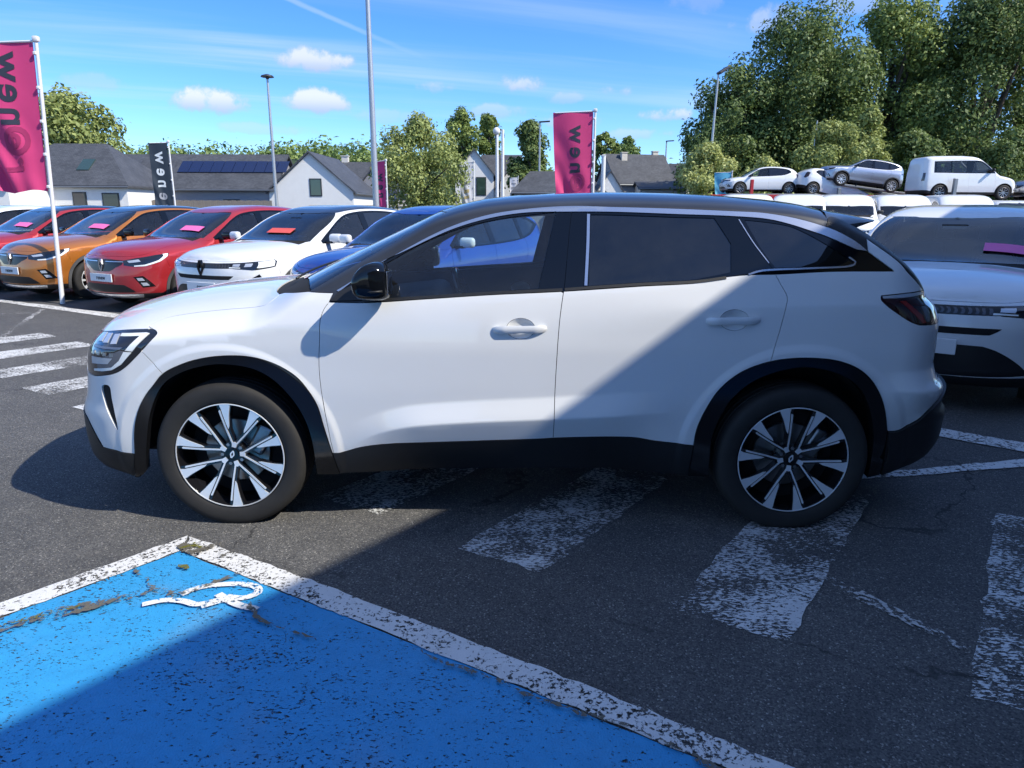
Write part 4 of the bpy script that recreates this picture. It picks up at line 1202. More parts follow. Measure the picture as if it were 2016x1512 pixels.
        for m in (-1, 1):
            q = [(0, .019), (.0035, .0190), (.0105, .003), (.0105, -.003), (.0035, -.019), (0, -.019), (0, -.0125), (.0055, 0), (0, .0125)]
            q = [(p[0] * m, p[1]) for p in q]
            if m < 0: q = q[::-1]
            slab(ev, ef, [rot2(p, -.35) for p in q], lambda r: -.8722, .003)
        mesh_obj('emblem', place(ev), fl(ef), 'machined', wo)
        nv, nf = [], []
        for s in range(5):
            a = rot + s * 2 * math.pi / 5
            c = (.050 * math.cos(a), .050 * math.sin(a))
            slab(nv, nf, [(c[0] + .0085 * math.cos(j * math.pi / 3), c[1] + .0085 * math.sin(j * math.pi / 3)) for j in range(6)], lambda r: -.8665, .02)
        mesh_obj('wheel_nut', place(nv), fl(nf), 'steel', wo)
    return wo
DOOR_U=PC([(.45,.43),(.55,.49),(.66,.545),(.76,.582),(.9,.609),(1.1,.626),(1.5,.65),(2.0,.68),(2.3,.69)])
DOOR_L=PC([(.45,.34),(.53,.37),(.62,.425),(.75,.482),(.9,.514),(1.1,.531),(1.5,.552),(2.0,.578),(2.3,.59)])
# ------------------------------------------------------------------ the white car in front
def austral_low(x,z):
    # swollen lower door: band between two creases
    zu=DOOR_U(x); zl=DOOR_L(x)
    a=sstep(.5,.95,x)*(1-sstep(1.75,2.15,x))
    up=splus(zu-z,.004); dn=splus(zl-z,.003)
    low=a*(.36*up-.66*dn)
    b=sstep(2.98,3.22,x)
    return low+b*(.30*splus(.775-z,.005)-.62*splus(.685-z,.005)+.30*splus(.50-z,.01))
AUS=dict(zfront=.25,zrear=.36,
 top=[(-.86,.90),(-.80,.945),(-.68,1.0),(-.5,1.045),(-.3,1.078),(0,1.106),(.12,1.114),(.2,1.135),(.35,1.203),(.6,1.318),(.85,1.432),(.98,1.49),(1.09,1.523),(1.22,1.549),(1.42,1.567),(1.8,1.580),(2.2,1.573),(2.55,1.551),(2.8,1.515),(2.93,1.462),(3.08,1.37),(3.25,1.245),(3.36,1.155),(3.43,1.10)],
 front=[(.1,-.68),(.2,-.82),(.25,-.915),(.30,-.94),(.40,-.945),(.52,-.94),(.60,-.912),(.70,-.895),(.82,-.885),(.87,-.875),(.90,-.86)],
 rear=[(.1,3.35),(.25,3.48),(.33,3.58),(.42,3.61),(.52,3.61),(.58,3.57),(.66,3.57),(.72,3.525),(.80,3.51),(.95,3.512),(1.05,3.48),(1.10,3.43)],
 nose=(-.86,.90),tail=(3.43,1.10),
 bottom=[(-.95,.25),(-.8,.255),(-.6,.25),(-.45,.215),(.4,.25),(.9,.265),(1.8,.275),(2.2,.26),(2.4,.25),(3.05,.25),(3.2,.275),(3.45,.33),(3.64,.36)],
 side=[(.1,.78),(.2,.835),(.28,.866),(.36,.884),(.44,.893),(.55,.899),(.7,.9035),(.85,.903),(.95,.8975),(1.05,.891),(1.2,.882),(1.6,.86)],
 plan=[(-.9,-.0),(-.4,.003),(0,.004),(.5,.002),(1.3,.004),(2.2,.004),(2.7,.006),(3.2,-.02),(3.6,-.05)],
 crease=[(-.9,.92),(-.3,.932),(.42,.983),(1.0,1.01),(1.7,1.035),(2.3,1.062),(3.04,1.084),(3.5,1.09)],
 crease_soft=[(-.9,.006),(.3,.006),(.75,.04),(1.5,.05),(2.0,.02),(2.3,.005),(3.5,.005)],
 belt=[(-.9,1.12),(.3,1.11),(.5,1.078),(.95,1.095),(1.57,1.132),(2.17,1.173),(2.36,1.205),(2.75,1.226),(3.05,1.228),(3.5,1.23)],
 lean=.26,lean2=.43,
 top_round=[(-.9,.20),(0,.18),(.2,.17),(.4,.14),(.7,.115),(1.0,.075),(1.25,.075),(2.6,.075),(2.9,.09),(3.5,.12)],
 top_m=[(-.9,2.7),(.1,2.8),(.3,3.2),(.7,4.6),(1.0,5.2),(2.6,5.2),(3.0,4.0),(3.5,3.5)],
 af=.46,fn=2.0,fm=2.5,ar=.40,rn=2.0,rm=2.6,low=austral_low,
 arches=[(0,.347,.552,.512,.008),(2.667,.347,.565,.520,.008)])
AUS['guides']=[(PC(AUS['crease']),-.5,.62,(-.012,0,.012)),(PC(AUS['crease']),1.9,3.2,(-.010,0,.010)),(DOOR_U,.5,2.15,(-.009,0,.009)),(DOOR_L,.5,2.15,(-.007,0,.007)),
 (lambda x:.775+0*x,3.0,3.45,(-.01,0,.01)),(lambda x:.685+0*x,3.0,3.45,(-.01,0,.01)),(PC(AUS['belt']),.5,3.1,(.02,))]
A={
 'headlight':[(-0.683, 0.905), (-0.462, 0.939), (-0.326, 0.949), (-0.303, 0.943), (-0.29, 0.932), (-0.312, 0.901), (-0.351, 0.861), (-0.391, 0.823), (-0.431, 0.787), (-0.468, 0.762), (-0.507, 0.746), (-0.561, 0.734), (-0.631, 0.721)],
 'bumper_fender':[(-0.354, 0.854), (-0.265, 0.752)],
 'arch_f':[(-0.456, 0.354), (-0.431, 0.495), (-0.401, 0.577), (-0.361, 0.645), (-0.319, 0.694), (-0.265, 0.752), (-0.19, 0.791), (-0.099, 0.821), (0.018, 0.838), (0.133, 0.836), (0.218, 0.816), (0.285, 0.786), (0.351, 0.739), (0.406, 0.667), (0.438, 0.601), (0.46, 0.501), (0.489, 0.367)],
 'open_f':[(-0.417, 0.266), (-0.386, 0.405), (-0.343, 0.566), (-0.272, 0.695), (-0.195, 0.751), (-0.073, 0.79), (0.025, 0.799), (0.159, 0.777), (0.242, 0.729), (0.323, 0.638), (0.374, 0.539), (0.4, 0.424), (0.403, 0.253)],
 'bump_low':[(-0.731, 0.504), (-0.688, 0.465), (-0.628, 0.373), (-0.563, 0.367), (-0.456, 0.354)],
 'vent':[(-0.584, 0.678), (-0.54, 0.685), (-0.532, 0.62), (-0.521, 0.472), (-0.541, 0.514), (-0.575, 0.596)],
 'hood_shut':[(-0.357, 0.957), (-0.3, 0.986), (-0.188, 1.007), (-0.007, 1.027), (0.126, 1.039), (0.177, 1.052), (0.205, 1.076), (0.214, 1.09)],
 'hood_crease':[(-0.558, 0.999), (-0.221, 1.057), (0.151, 1.1)],
 'fender_crease':[(-0.288, 0.932), (0.427, 0.986)],
 'arch_crease':[(-0.189, 0.848), (-0.069, 0.88), (0.048, 0.892), (0.164, 0.888), (0.278, 0.863), (0.361, 0.811), (0.415, 0.757)],
 'fd_shut':[(0.524, 1.119), (0.507, 1.079), (0.488, 1.053), (0.471, 1.008), (0.464, 0.91), (0.455, 0.793), (0.458, 0.679), (0.47, 0.57), (0.494, 0.372), (0.511, 0.26)],
 'fender_top':[(0.148, 1.095), (0.404, 1.122), (0.524, 1.119)],
 'ws_edge':[(0.361, 1.125), (1.008, 1.482)],
 'apillar_up':[(0.416, 1.127), (0.717, 1.302), (1.024, 1.479)],
 'silver_up':[(0.538, 1.13), (0.827, 1.302), (1.046, 1.411), (1.234, 1.469), (1.405, 1.494), (1.603, 1.507), (1.809, 1.504), (2.1, 1.497), (2.353, 1.487), (2.478, 1.481), (2.619, 1.459), (2.742, 1.426), (2.816, 1.399), (2.897, 1.353), (2.945, 1.313)],
 'silver_lo':[(0.55, 1.123), (0.729, 1.252), (0.827, 1.295), (1.059, 1.4), (1.234, 1.451), (1.398, 1.476), (1.598, 1.481), (1.808, 1.481), (2.098, 1.472), (2.351, 1.464), (2.504, 1.452), (2.601, 1.430), (2.68, 1.405), (2.757, 1.379), (2.894, 1.32)],
 'fglass':[(0.753, 1.246), (0.943, 1.348), (1.117, 1.412), (1.293, 1.451), (1.539, 1.482), (1.457, 1.147), (0.779, 1.092)],
 'fr_gap':[(1.61, 1.482), (1.599, 1.391), (1.574, 1.148), (1.57, 1.126), (1.554, 1.003), (1.54, 0.736), (1.534, 0.451)],
 'rg_front':[(1.687, 1.482), (1.67, 1.16)],
 'rglass_rear':[(2.264, 1.466), (2.311, 1.377), (2.332, 1.344), (2.323, 1.223)],
 'rd_gap_up':[(2.352, 1.485), (2.428, 1.351), (2.496, 1.257), (2.511, 1.235)],
 'belt':[(0.506, 1.079), (0.675, 1.078), (0.952, 1.096), (1.228, 1.115), (1.572, 1.133), (1.914, 1.157), (2.169, 1.174), (2.233, 1.19), (2.374, 1.208), (2.43, 1.211), (2.516, 1.213), (2.765, 1.226), (3.067, 1.228)],
 'chrome_low':[(2.385, 1.208), (2.454, 1.23), (2.859, 1.25), (2.884, 1.265), (2.866, 1.276)],
 'qglass':[(2.378, 1.458), (2.522, 1.445), (2.616, 1.43), (2.678, 1.397), (2.808, 1.32), (2.873, 1.272), (2.859, 1.256), (2.511, 1.237)],
 'dpil':[(2.945, 1.313), (3.06, 1.228)],
 'tailgate':[(2.944, 1.369), (3.094, 1.259), (3.126, 1.224), (3.27, 1.117)],
 'rd_gap':[(2.51, 1.231), (2.542, 1.17), (2.57, 1.115), (2.563, 1.067), (2.538, 0.942), (2.51, 0.829)],
 'tail':[(2.993, 1.123), (3.099, 1.131), (3.231, 1.135), (3.267, 1.117), (3.263, 1.062), (3.288, 0.982), (3.185, 0.989), (3.129, 1.01), (2.992, 1.105)],
 'rear_crease':[(1.998, 1.056), (2.231, 1.071), (2.57, 1.091), (2.992, 1.103)],
 'rbump_low':[(3.103, 0.487), (3.165, 0.491), (3.342, 0.605)],
 'arch_r':[(2.192, 0.416), (2.201, 0.503), (2.236, 0.602), (2.288, 0.694), (2.368, 0.768), (2.451, 0.81), (2.561, 0.838), (2.702, 0.845), (2.82, 0.831), (2.914, 0.795), (2.978, 0.745), (3.027, 0.678), (3.062, 0.604), (3.101, 0.487)],
 'arch_crease_r':[(2.303, 0.817), (2.413, 0.876), (2.581, 0.912), (2.722, 0.918), (2.839, 0.902), (2.932, 0.862)],
 'sill_white':[(0.472, 0.367), (0.525, 0.367), (0.625, 0.397), (0.747, 0.416), (0.987, 0.427), (1.475, 0.448), (1.56, 0.454), (1.903, 0.458), (2.011, 0.44), (2.191, 0.421)],
 'sill_bot':[(0.412, 0.247), (0.513, 0.26), (0.852, 0.258)],
 'door_up':[(0.631, 0.5), (0.722, 0.552), (0.843, 0.59), (0.992, 0.606), (1.472, 0.646), (1.556, 0.656), (2.005, 0.691)],
 'door_lo':[(0.53, 0.366), (0.69, 0.452), (0.814, 0.503), (0.993, 0.526), (1.472, 0.555), (1.557, 0.559), (2.117, 0.589)],
 'handle_f':[(1.252, 0.984), (1.495, 0.985), (1.496, 0.949), (1.252, 0.947)],
 'handle_r':[(2.21, 1.031), (2.452, 1.032), (2.455, 0.991), (2.212, 0.99)],
 'mirror_shadow':[(0.419, 0.816)],
}
HANDLES = ((1.252, 1.495, .966), (2.212, 2.453, 1.011))
def build_white_suv():
    root = thing('parked_car', 'white SUV with black roof and two-tone wheels, side-on in the foreground', 'car')
    B = Body(AUS); S = Shell(B, .023, .012, guides=(.12, .28, .46, .66, .85, .97), narc=5); h = S.hl
    c = {k: cr(v, h) for k, v in A.items() if len(v) > 1}
    fd = cr(A['fd_shut'][1:], h); fr = cr(A['fr_gap'], h); belt = cr(A['belt'], h)
    def cut(L, f): return L[f(L)]
    S.poly('bumper', [(-3, -1), (-3, 2), (-.03, 2), (-.03, -1)], False)
    # fender
    S.poly('fender', np.vstack([c['bumper_fender'], [(.0, .72), (.0, -.2), (.5, -.2)], lin([(.511, .26), (.494, .372)], h), fd[::-1][12:], lin([A['fd_shut'][0], (.404, 1.122), (.25, 1.100), A['hood_shut'][-1]], h),
                                c['hood_shut'][::-1], lin([A['hood_shut'][0], (-.301, .943), (-.288, .932), (-.311, .901), (-.354, .854)], h)]), False)
    for L in (c['bumper_fender'], fd, lin([A['fd_shut'][0], A['fd_shut'][1]], h), lin([A['fd_shut'][0], (.404, 1.122), (.25, 1.100), A['hood_shut'][-1]], h), c['hood_shut'], lin([A['fd_shut'][-1], (.516, .20)], h)): S.line(L)
    # hood
    cowl_f = cr([A['hood_shut'][-1], S.T(.148, .5), S.T(.122, .3), S.T(.112, .12), (.110, float(B.zt(.110)) + .004)], h)
    nose = cr([S.F(.0005, .886), S.F(.2, .888), S.F(.38, .893), A['headlight'][0]], h)
    hl_top = cr(A['headlight'][:4], h)
    S.line(cowl_f); S.line(nose)
    S.poly('hood', np.vstack([c['hood_shut'], cowl_f, [(.110, 1.6), (-1.6, 1.6), (-1.6, .886)], nose, hl_top[1:], [A['hood_shut'][0]]]), False)
    S.line(lin([(-.324, .949), A['hood_shut'][0]], h))
    # greenhouse
    ap = c['apillar_up']; su = c['silver_up']; slo = c['silver_lo']
    ws_base = cr([ap[0], S.T(.36, .66), S.T(.27, .45), S.T(.21, .25), S.T(.185, .1), (.180, float(B.zt(.18)) + .004)], h)
    ws_top = cr([ap[-1], S.T(.985, .5), S.T(.955, .3), S.T(.940, .12), (.935, float(B.zt(.935)) + .004)], h)
    cut_r = lin([(2.763, 1.4245), (2.790, 1.478), (2.80, 1.54)], h)
    iu = int(np.argmin(np.abs(su[:, 0] - 2.763)))
    S.poly('roof', np.vstack([[ap[0]], [(.404, 1.122), A['fd_shut'][0], A['fd_shut'][1], (.55, 1.123)], su[:iu], cut_r, [(2.8, 1.8), (.9, 1.8), (.25, 1.6)]]), False)
    S.line(lin([ap[0], su[0]], h)); S.line(su); S.line(cut_r); S.line(lin([ap[0], (.404, 1.122)], h))
    S.poly('cowl', np.vstack([cowl_f, [(.110, 1.6), (.180, 1.6)], ws_base[::-1], lin([ap[0], (.404, 1.122), (.25, 1.100)], h)]), False)
    S.poly('windshield', np.vstack([ws_base[::-1], ap, ws_top, [(.935, 1.8), (.18, 1.8)]]), False)
    S.line(ws_base); S.line(ap); S.line(ws_top)
    # tail end
    tg = cr(A['tailgate'], h)
    low = cr([A['tail'][3], S.R(.70, 1.10), S.R(.45, 1.09), S.R(.2, 1.088), S.R(.0005, 1.088)], h)
    lows = cr([S.R(.80, .70), S.R(.6, .715), S.R(.3, .72), S.R(.0005, .72)], h)
    S.poly('rear_glass', np.vstack([lin([(2.945, 1.313), tg[0]], h), tg, low, [(4, 1.088), (4, 1.9), (2.80, 1.9)], cut_r[::-1], su[iu:]]), False)
    S.line(tg); S.line(low); S.line(lin([(2.945, 1.313), tg[0]], h))
    tgl = lin([A['tail'][3], A['tail'][5], S.R(.80, .70)], h)
    S.poly('tailgate', np.vstack([low, [(4, 1.088), (4, .72)], lows[::-1], tgl[::-1]]), False)
    S.line(lows); S.line(tgl)
    # side glazing band: bright strip on top, gloss black frames, panes
    dp = lin([(2.945, 1.313), (3.06, 1.228)], h); bl = belt[belt[:, 0] < 3.06]
    band = np.vstack([slo, lin([slo[-1], (2.945, 1.313)], h), dp, bl[::-1]])
    S.poly('frame_c', band); 
    up_fr = fr[fr[:, 1] > 1.13]
    rg = c['rd_gap_up']
    S.poly('frame_b', np.vstack([lin([(1.61, 1.50), up_fr[0]], h), up_fr, lin([up_fr[-1], (1.571, 1.12)], h), [(2.3, 1.1)], lin([(2.515, 1.20), rg[-1]], h), rg[::-1], [(2.34, 1.52)]]), False)
    S.poly('frame_a', np.vstack([[(.4, 1.6), (1.61, 1.60)], up_fr, [(1.571, 1.12), (1.571, 1.0), (.4, 1.0)]]), False)
    # only inside the band
    S.clip = band
    S.line(fr); S.line(rg)
    S.poly('trim', np.vstack([su, slo[::-1]]))
    q = A['fglass']
    S.poly('pane_a', np.vstack([cr(q[:5], h), lin(q[4:6], h)[1:], lin([q[5], q[6]], h)[1:], lin([q[6], q[0]], h)[1:-1]]))
    rr = A['rglass_rear']
    top_r = [(x, z - .012) for x, z in A['silver_lo'] if 1.70 < x < 2.25]
    bot_r = [(2.323, 1.223), (2.16, 1.191), (1.91, 1.176), (1.685, 1.160)]
    S.poly('pane_b', np.vstack([cr([(1.70, 1.470)] + top_r + [(2.262, 1.457)], h), cr([(2.262, 1.457), (2.311, 1.377), (2.330, 1.344)], h)[1:], lin([(2.330, 1.344), (2.323, 1.223)], h)[1:], cr(bot_r, h)[1:], lin([(1.685, 1.160), (1.70, 1.470)], h)[1:-1]]))
    qg = A['qglass']
    S.poly('pane_c', np.vstack([cr([(2.400, 1.449), (2.522, 1.436), (2.606, 1.420), (2.678, 1.388), (2.808, 1.312), (2.866, 1.272)], h), cr([(2.866, 1.272), (2.864, 1.262), (2.852, 1.258)], .006)[1:], lin([(2.852, 1.258), (2.522, 1.243)], h)[1:], cr([(2.522, 1.243), (2.47, 1.318), (2.400, 1.449)], h)[1:-1]]))
    # doors
    sw = c['sill_white']; swa = sw[sw[:, 0] < 1.534]; swb = sw[sw[:, 0] >= 1.534]
    lfr = fr[fr[:, 1] <= 1.133]
    ar = c['arch_r']; rd = c['rd_gap']; rd = np.vstack([lin([(2.519, 1.2135), rd[rd[:, 1] < 1.205][0]], h)[:-1], rd[rd[:, 1] < 1.205]])
    ba = belt[belt[:, 0] <= 1.571]; bb = belt[(belt[:, 0] > 1.571) & (belt[:, 0] < 2.512)]
    S.poly('door_a', np.vstack([fd, swa[swa[:, 0] > .50], lfr[::-1], ba[::-1]]), False)
    S.poly('door_b', np.vstack([lfr, swb, ar[ar[:, 0] < 2.50], rd[::-1], bb[::-1]]), False)
    S.line(rd); S.line(sw); S.line(c['belt'])
    # black lower trims
    S.poly('sill', np.vstack([sw, [(2.2, -.2), (.45, -.2)]]), False)
    S.poly('lower_front', np.vstack([lin([(-1.6, .53), S.F(.0005, .53)], .2), cr([S.F(.0005, .53), S.F(.4, .525), S.F(.7, .515)] + A['bump_low'][:3], h)[1:], cr(A['bump_low'][2:], h), [(-.30, .354), (-.30, -.5), (-1.6, -.5)]]), False)
    S.line(cr([S.F(.0005, .53), S.F(.4, .525), S.F(.7, .515)] + A['bump_low'][:3], h)); S.line(cr(A['bump_low'][2:], h))
    rbl = cr(A['rbump_low'] + [S.R(.7, .66), S.R(.4, .68), S.R(.0005, .68)], h)
    S.poly('lower_rear', np.vstack([rbl, [(4.2, .68), (4.2, -.5), (2.9, -.5), (2.9, .487)]]), False); S.line(rbl)
    # wheel arches
    af = c['arch_f']; of = c['open_f']
    hubr = np.array([2.667, .347]); d = ar - hubr
    f = .918 - .085 * np.abs(d[:, 0]) / np.hypot(d[:, 0], d[:, 1])
    orr = hubr + d * f[:, None]; orr = np.vstack([lin([(orr[0, 0] + .012, .20), orr[0]], h), orr[1:-1], lin([orr[-1], (orr[-1, 0] + .02, .20)], h)])
    arx = np.vstack([lin([(ar[0, 0] - .012, .20), ar[0]], h)[:-1], ar, lin([ar[-1], (3.12, .24)], h)[1:]])
    S.poly('arch_rear', np.vstack([arx, orr[::-1]])); S.poly('arch_front', np.vstack([af, lin([af[-1], (.511, .26), (.515, .2)], h)[1:], of[::-1], [(-.50, .2)], [(-.47, .3)]]))
    S.poly('void', np.vstack([of, [(.403, -.2), (-.417, -.2)]]), False); S.poly('void', np.vstack([orr, [(3.0, -.2), (2.3, -.2)]]), False)
    # lamps, vent
    hl = np.vstack([cr(A['headlight'][:3], h), cr(A['headlight'][2:6], .006)[1:], cr(A['headlight'][5:], h)[1:], cr([A['headlight'][-1], S.F(.7, .725), S.F(.55, .74), S.F(.46, .79), S.F(.5, .86), S.F(.58, .893), A['headlight'][0]], h)[1:-1]])
    S.poly('headlamp', hl)
    t = A['tail']
    S.poly('taillamp', np.vstack([cr(t[:3], h), lin([t[2], S.R(.72, 1.128), S.R(.42, 1.118), S.R(.42, .995), S.R(.7, .985), t[5]], h)[1:], lin([t[5], t[6]], h)[1:], cr([t[6], t[7], t[8], t[0]], h)[1:-1]]))
    S.poly('vent', cr(A['vent'], .008, True))
    # ---- lamp internals cut from the same lens surface: bright C shape, lenses, louvre
    lamp_bits = [('daytime_light', 'lamp_white', [(-.476, .9255), (-.345, .9345), (-.328, .9325), (-.398, .8535), (-.432, .8575), (-.370, .921), (-.476, .914)], 0),
                 ('daytime_light', 'lamp_white', [(-.402, .8490), (-.438, .8525), (-.468, .808), (-.51, .776), (-.60, .762), (-.63, .757), (-.63, .747), (-.57, .752), (-.508, .764), (-.458, .792)], 0),
                 ('reflector', 'lamp_inner', [(-.456, .858), (-.4385, .8535), (-.4685, .808), (-.51, .7775), (-.60, .764), (-.60, .80)], 0),
                 ('reflector', 'lamp_inner', [(-.64, .866), (-.44, .872), (-.455, .861), (-.645, .856)], 0), ('reflector', 'lamp_glint', [(-.64, .815), (-.50, .818), (-.53, .79), (-.645, .78)], 0)]
    for k in range(3):
        x0 = -.625 + k * .045 + k * k * .004
        lamp_bits.append(('lens', 'lamp_glint', [(x0, .912 + k * .003), (x0 + .034, .917 + k * .003), (x0 + .038, .884), (x0 + .004, .880)], 0))
    for k in range(4):
        x0 = -.635 + k * .04
        lamp_bits.append(('louvre', 'steel', [(x0, .842), (x0 + .022, .8435), (x0 + .02, .826), (x0 - .001, .8245)], 0))
    lamp_bits += [('reflector', 'lamp_glint', [(2.998, 1.1205), (3.10, 1.1285), (3.22, 1.1315), (3.245, 1.119), (3.10, 1.112), (3.0, 1.110)], 1),
                  ('light_strip', 'lamp_red_glow', [(3.08, 1.098), (3.11, 1.098), (3.205, 1.03), (3.23, .996), (3.205, .996), (3.165, 1.03)], 1),
                  ('reflector', 'lamp_inner', [(3.20, 1.07), (3.235, 1.07), (3.252, 1.0), (3.235, 1.0)], 1)]
    for k, (nm, m_, pts, w_) in enumerate(lamp_bits): S.poly('bit%d' % k, lin(pts, .010, True))
    for (x0, x1, z) in HANDLES:
        xm = (x0 + x1) / 2 + .005; an = np.linspace(0, 2 * math.pi, 37)[:-1]
        S.poly('void', np.stack([xm + .064 * np.cos(an), z + .002 + .046 * np.sin(an)], 1))
    S.build()
    # keep window frames inside the glazing band, everything else back to body
    cen = S.xz[S.tri].mean(1); inb = in_poly(cen, band)
    for nm in ('frame_a', 'frame_b'):
        k = S.names.index(nm); bad = (S.reg == k) & ~inb
        S.reg[bad] = 0
        for nm2, p in S.polys:
            if nm2 in ('frame_a', 'frame_b'): continue
            S.reg[bad & in_poly(cen, p)] = S.names.index(nm2)
    def put(reg, name, m, side='each', parent=root, **kw):
        d = S.part(reg, **kw)
        if side == 'both': return emit(name, d, m, parent, 'both')
        return [emit(name, d, m, parent[k] if isinstance(parent, (list, tuple)) else parent, s) for k, s in enumerate(('near', 'far'))]
    body = put('body', 'body_side', 'white_paint', biggest=True)
    put('bumper', 'bumper', 'white_paint', 'both')
    fe = put('fender', 'fender', 'white_paint')
    hood = put('hood', 'hood', 'white_paint', 'both', gap=.0022)
    put('cowl', 'cowl_panel', 'well_black', 'both', gap=.001, off=-.006)
    put('windshield', 'windshield', 'glass_ws', 'both', flange=0, off=-.003)
    put('roof', 'roof', 'black_paint', 'both', gap=.001)
    put('rear_glass', 'rear_window', 'black_plastic', 'both')
    tgo = put('tailgate', 'tailgate', 'white_paint', 'both')
    da = put('door_a', 'door', 'white_paint'); db = put('door_b', 'door', 'white_paint')
    put('frame_a', 'window_frame', 'gloss_black', parent=da, gap=.001, off=-.002); put('frame_b', 'window_frame', 'gloss_black', parent=db, gap=.001, off=-.002)
    put('frame_c', 'pillar_trim', 'gloss_black', parent=body, gap=.001, off=-.002)
    put('trim', 'window_trim', 'satin_trim', gap=.0012, off=.0025)
    put('pane_a', 'window', 'glass_side', parent=da, gap=.0, flange=0, off=-.006); put('pane_b', 'window', 'glass_dark', parent=db, gap=.0, flange=0, off=-.006)
    put('pane_c', 'window', 'glass_dark', parent=body, gap=.0, flange=0, off=-.005)
    put('sill', 'sill_trim', 'black_plastic', off=.001); put('lower_front', 'bumper_trim', 'black_plastic', 'both', off=.004); put('lower_rear', 'bumper_trim', 'black_plastic', 'both', off=.012)
    put('arch_front', 'wheel_arch_trim', 'black_gloss_trim', off=.006, flange=.035); put('arch_rear', 'wheel_arch_trim', 'black_gloss_trim', off=.006, flange=.035)
    hls = put('headlamp', 'headlight', 'lamp_lens', off=-.001)
    tls = put('taillamp', 'tail_light', 'lamp_red', off=.001)
    for k, (nm, m_, pts, w_) in enumerate(lamp_bits): put('bit%d' % k, nm, m_, parent=(hls, tls)[w_], gap=0, flange=.004, off=.0015)
    put('vent', 'air_vent', 'well_black', off=-.008)
    # inner door cards and head lining
    def shade(src, name, m, dy=.05, dz=0.0, parent=None):
        V = np.array([v.co[:] for v in src.data.vertices]); Fs = [tuple(p.vertices) for p in src.data.polygons]
        V[:, 1] -= np.sign(V[:, 1]) * dy * (np.abs(V[:, 1]) > .05); V[:, 2] -= dz
        return mesh_obj(name, V, Fs, m, parent or src, True)
    for o in da + db: shade(o, 'door_card', 'cabin_dark', .06)
    for o in body: shade(o, 'inner_panel', 'cabin_dark', .055)
    roof = [o for o in root.children if o.name.startswith('roof')][0]
    shade(roof, 'head_lining', 'cabin_light', .02, .03)
    # ---- bright strip at the foot of the rear glass, upright bar on the rear door
    def ribbon(name, pts, wd, m, parent, off=.004, th=.004):
        L = cr(pts, .012); 
        for sgn, pr in ((-1, parent[0]), (1, parent[1])):
            V = []; Fs = []
            for k, (x, z) in enumerate(L):
                dx = L[min(k + 1, len(L) - 1)] - L[max(k - 1, 0)]; dx /= np.linalg.norm(dx); nx = np.array([-dx[1], dx[0]]) * wd / 2
                for q, oo in ((nx, off), (-nx, off), (-nx, -th), (nx, -th)):
                    w = float(B.W(x + q[0], z + q[1])); V.append((x + q[0], sgn * (w + oo), z + q[1]))
                if k:
                    b = 4 * (k - 1)
                    for j in range(4): 
                        fq = (b + j, b + (j + 1) % 4, b + 4 + (j + 1) % 4, b + 4 + j)
                        Fs.append(fq if sgn > 0 else fq[::-1])
            n = len(V); Fs += [(0, 1, 2, 3), (n - 1, n - 2, n - 3, n - 4)]
            mesh_obj(name, V, Fs, m, pr, False)
    ribbon('window_trim', [(2.40, 1.2125), (2.454, 1.228), (2.66, 1.240), (2.85, 1.2505), (2.875, 1.259), (2.881, 1.268), (2.872, 1.276), (2.853, 1.289)], .0075, 'satin_trim', body)
    ribbon('window_trim', [(1.688, 1.473), (1.6835, 1.35), (1.671, 1.160)], .013, 'satin_trim', db)
    ribbon('gap_trim', [(2.372, 1.452), (2.43, 1.352), (2.494, 1.262)], .004, 'satin_trim', db, .001)
    ribbon('belt_seal', [(.66, 1.085), (.95, 1.104), (1.23, 1.123), (1.566, 1.141)], .012, 'black_plastic', da, .003)
    ribbon('belt_seal', [(1.576, 1.142), (1.91, 1.166), (2.17, 1.180), (2.30, 1.198)], .012, 'black_plastic', db, .003)
    # ---- door handles
    for (x0, x1, z), dr in (((1.252, 1.495, .966), da), ((2.212, 2.453, 1.011), db)):
        for sgn, pr in ((-1, dr[0]), (1, dr[1])):
            xm = (x0 + x1) / 2 + .005; y0 = float(B.W(xm, z))
            bm = bmesh.new()     # dished cup behind the grip
            nr, ns = 6, 28; rings = []
            for k in range(nr):
                t = (k + 1) / nr; ring = []
                for j in range(ns):
                    a = 2 * math.pi * j / ns; px = xm + .064 * t * math.cos(a); pz = z + .002 + .046 * t * math.sin(a)
                    ring.append(bm.verts.new((px, sgn * (float(B.W(px, pz)) + .0002 - .018 * (1 - t ** 2.4)), pz)))
                rings.append(ring)
            cen_v = bm.verts.new((xm, sgn * (y0 - .014), z))
            for j in range(ns):
                q = (cen_v, rings[0][j], rings[0][(j + 1) % ns]); bm.faces.new(q)
                for k in range(nr - 1): bm.faces.new((rings[k][j], rings[k + 1][j], rings[k + 1][(j + 1) % ns], rings[k][(j + 1) % ns]))
            bmesh.ops.recalc_face_normals(bm, faces=bm.faces)
            if (bm.faces[0].normal.y > 0) != (sgn > 0): bmesh.ops.reverse_faces(bm, faces=bm.faces)
            bm_obj('handle_cup', bm, 'white_paint', pr, True)
            bm = bmesh.new(); n = 24; rings = []
            for k in range(n + 1):
                t = k / n; x = x0 + (x1 - x0) * t
                zz = z + .006 * (t - .5); e = min(1, (min(t, 1 - t) * 9)) ** .5
                out = .006 + .018 * min(1, min(t, 1 - t) * 5) ** .6
                hh = .0175 * (.55 + .45 * e)
                yb = float(B.W(x, zz))
                inner = yb - .004 if min(t, 1 - t) < .13 else yb + out - .016
                ring = [(x, sgn * (yb + out), zz + hh * .45), (x, sgn * (yb + out - .004), zz + hh), (x, sgn * inner, zz + hh * .9), (x, sgn * inner, zz - hh * .9), (x, sgn * (yb + out - .006), zz - hh), (x, sgn * (yb + out), zz - hh * .35)]
                rings.append([bm.verts.new(p) for p in ring])
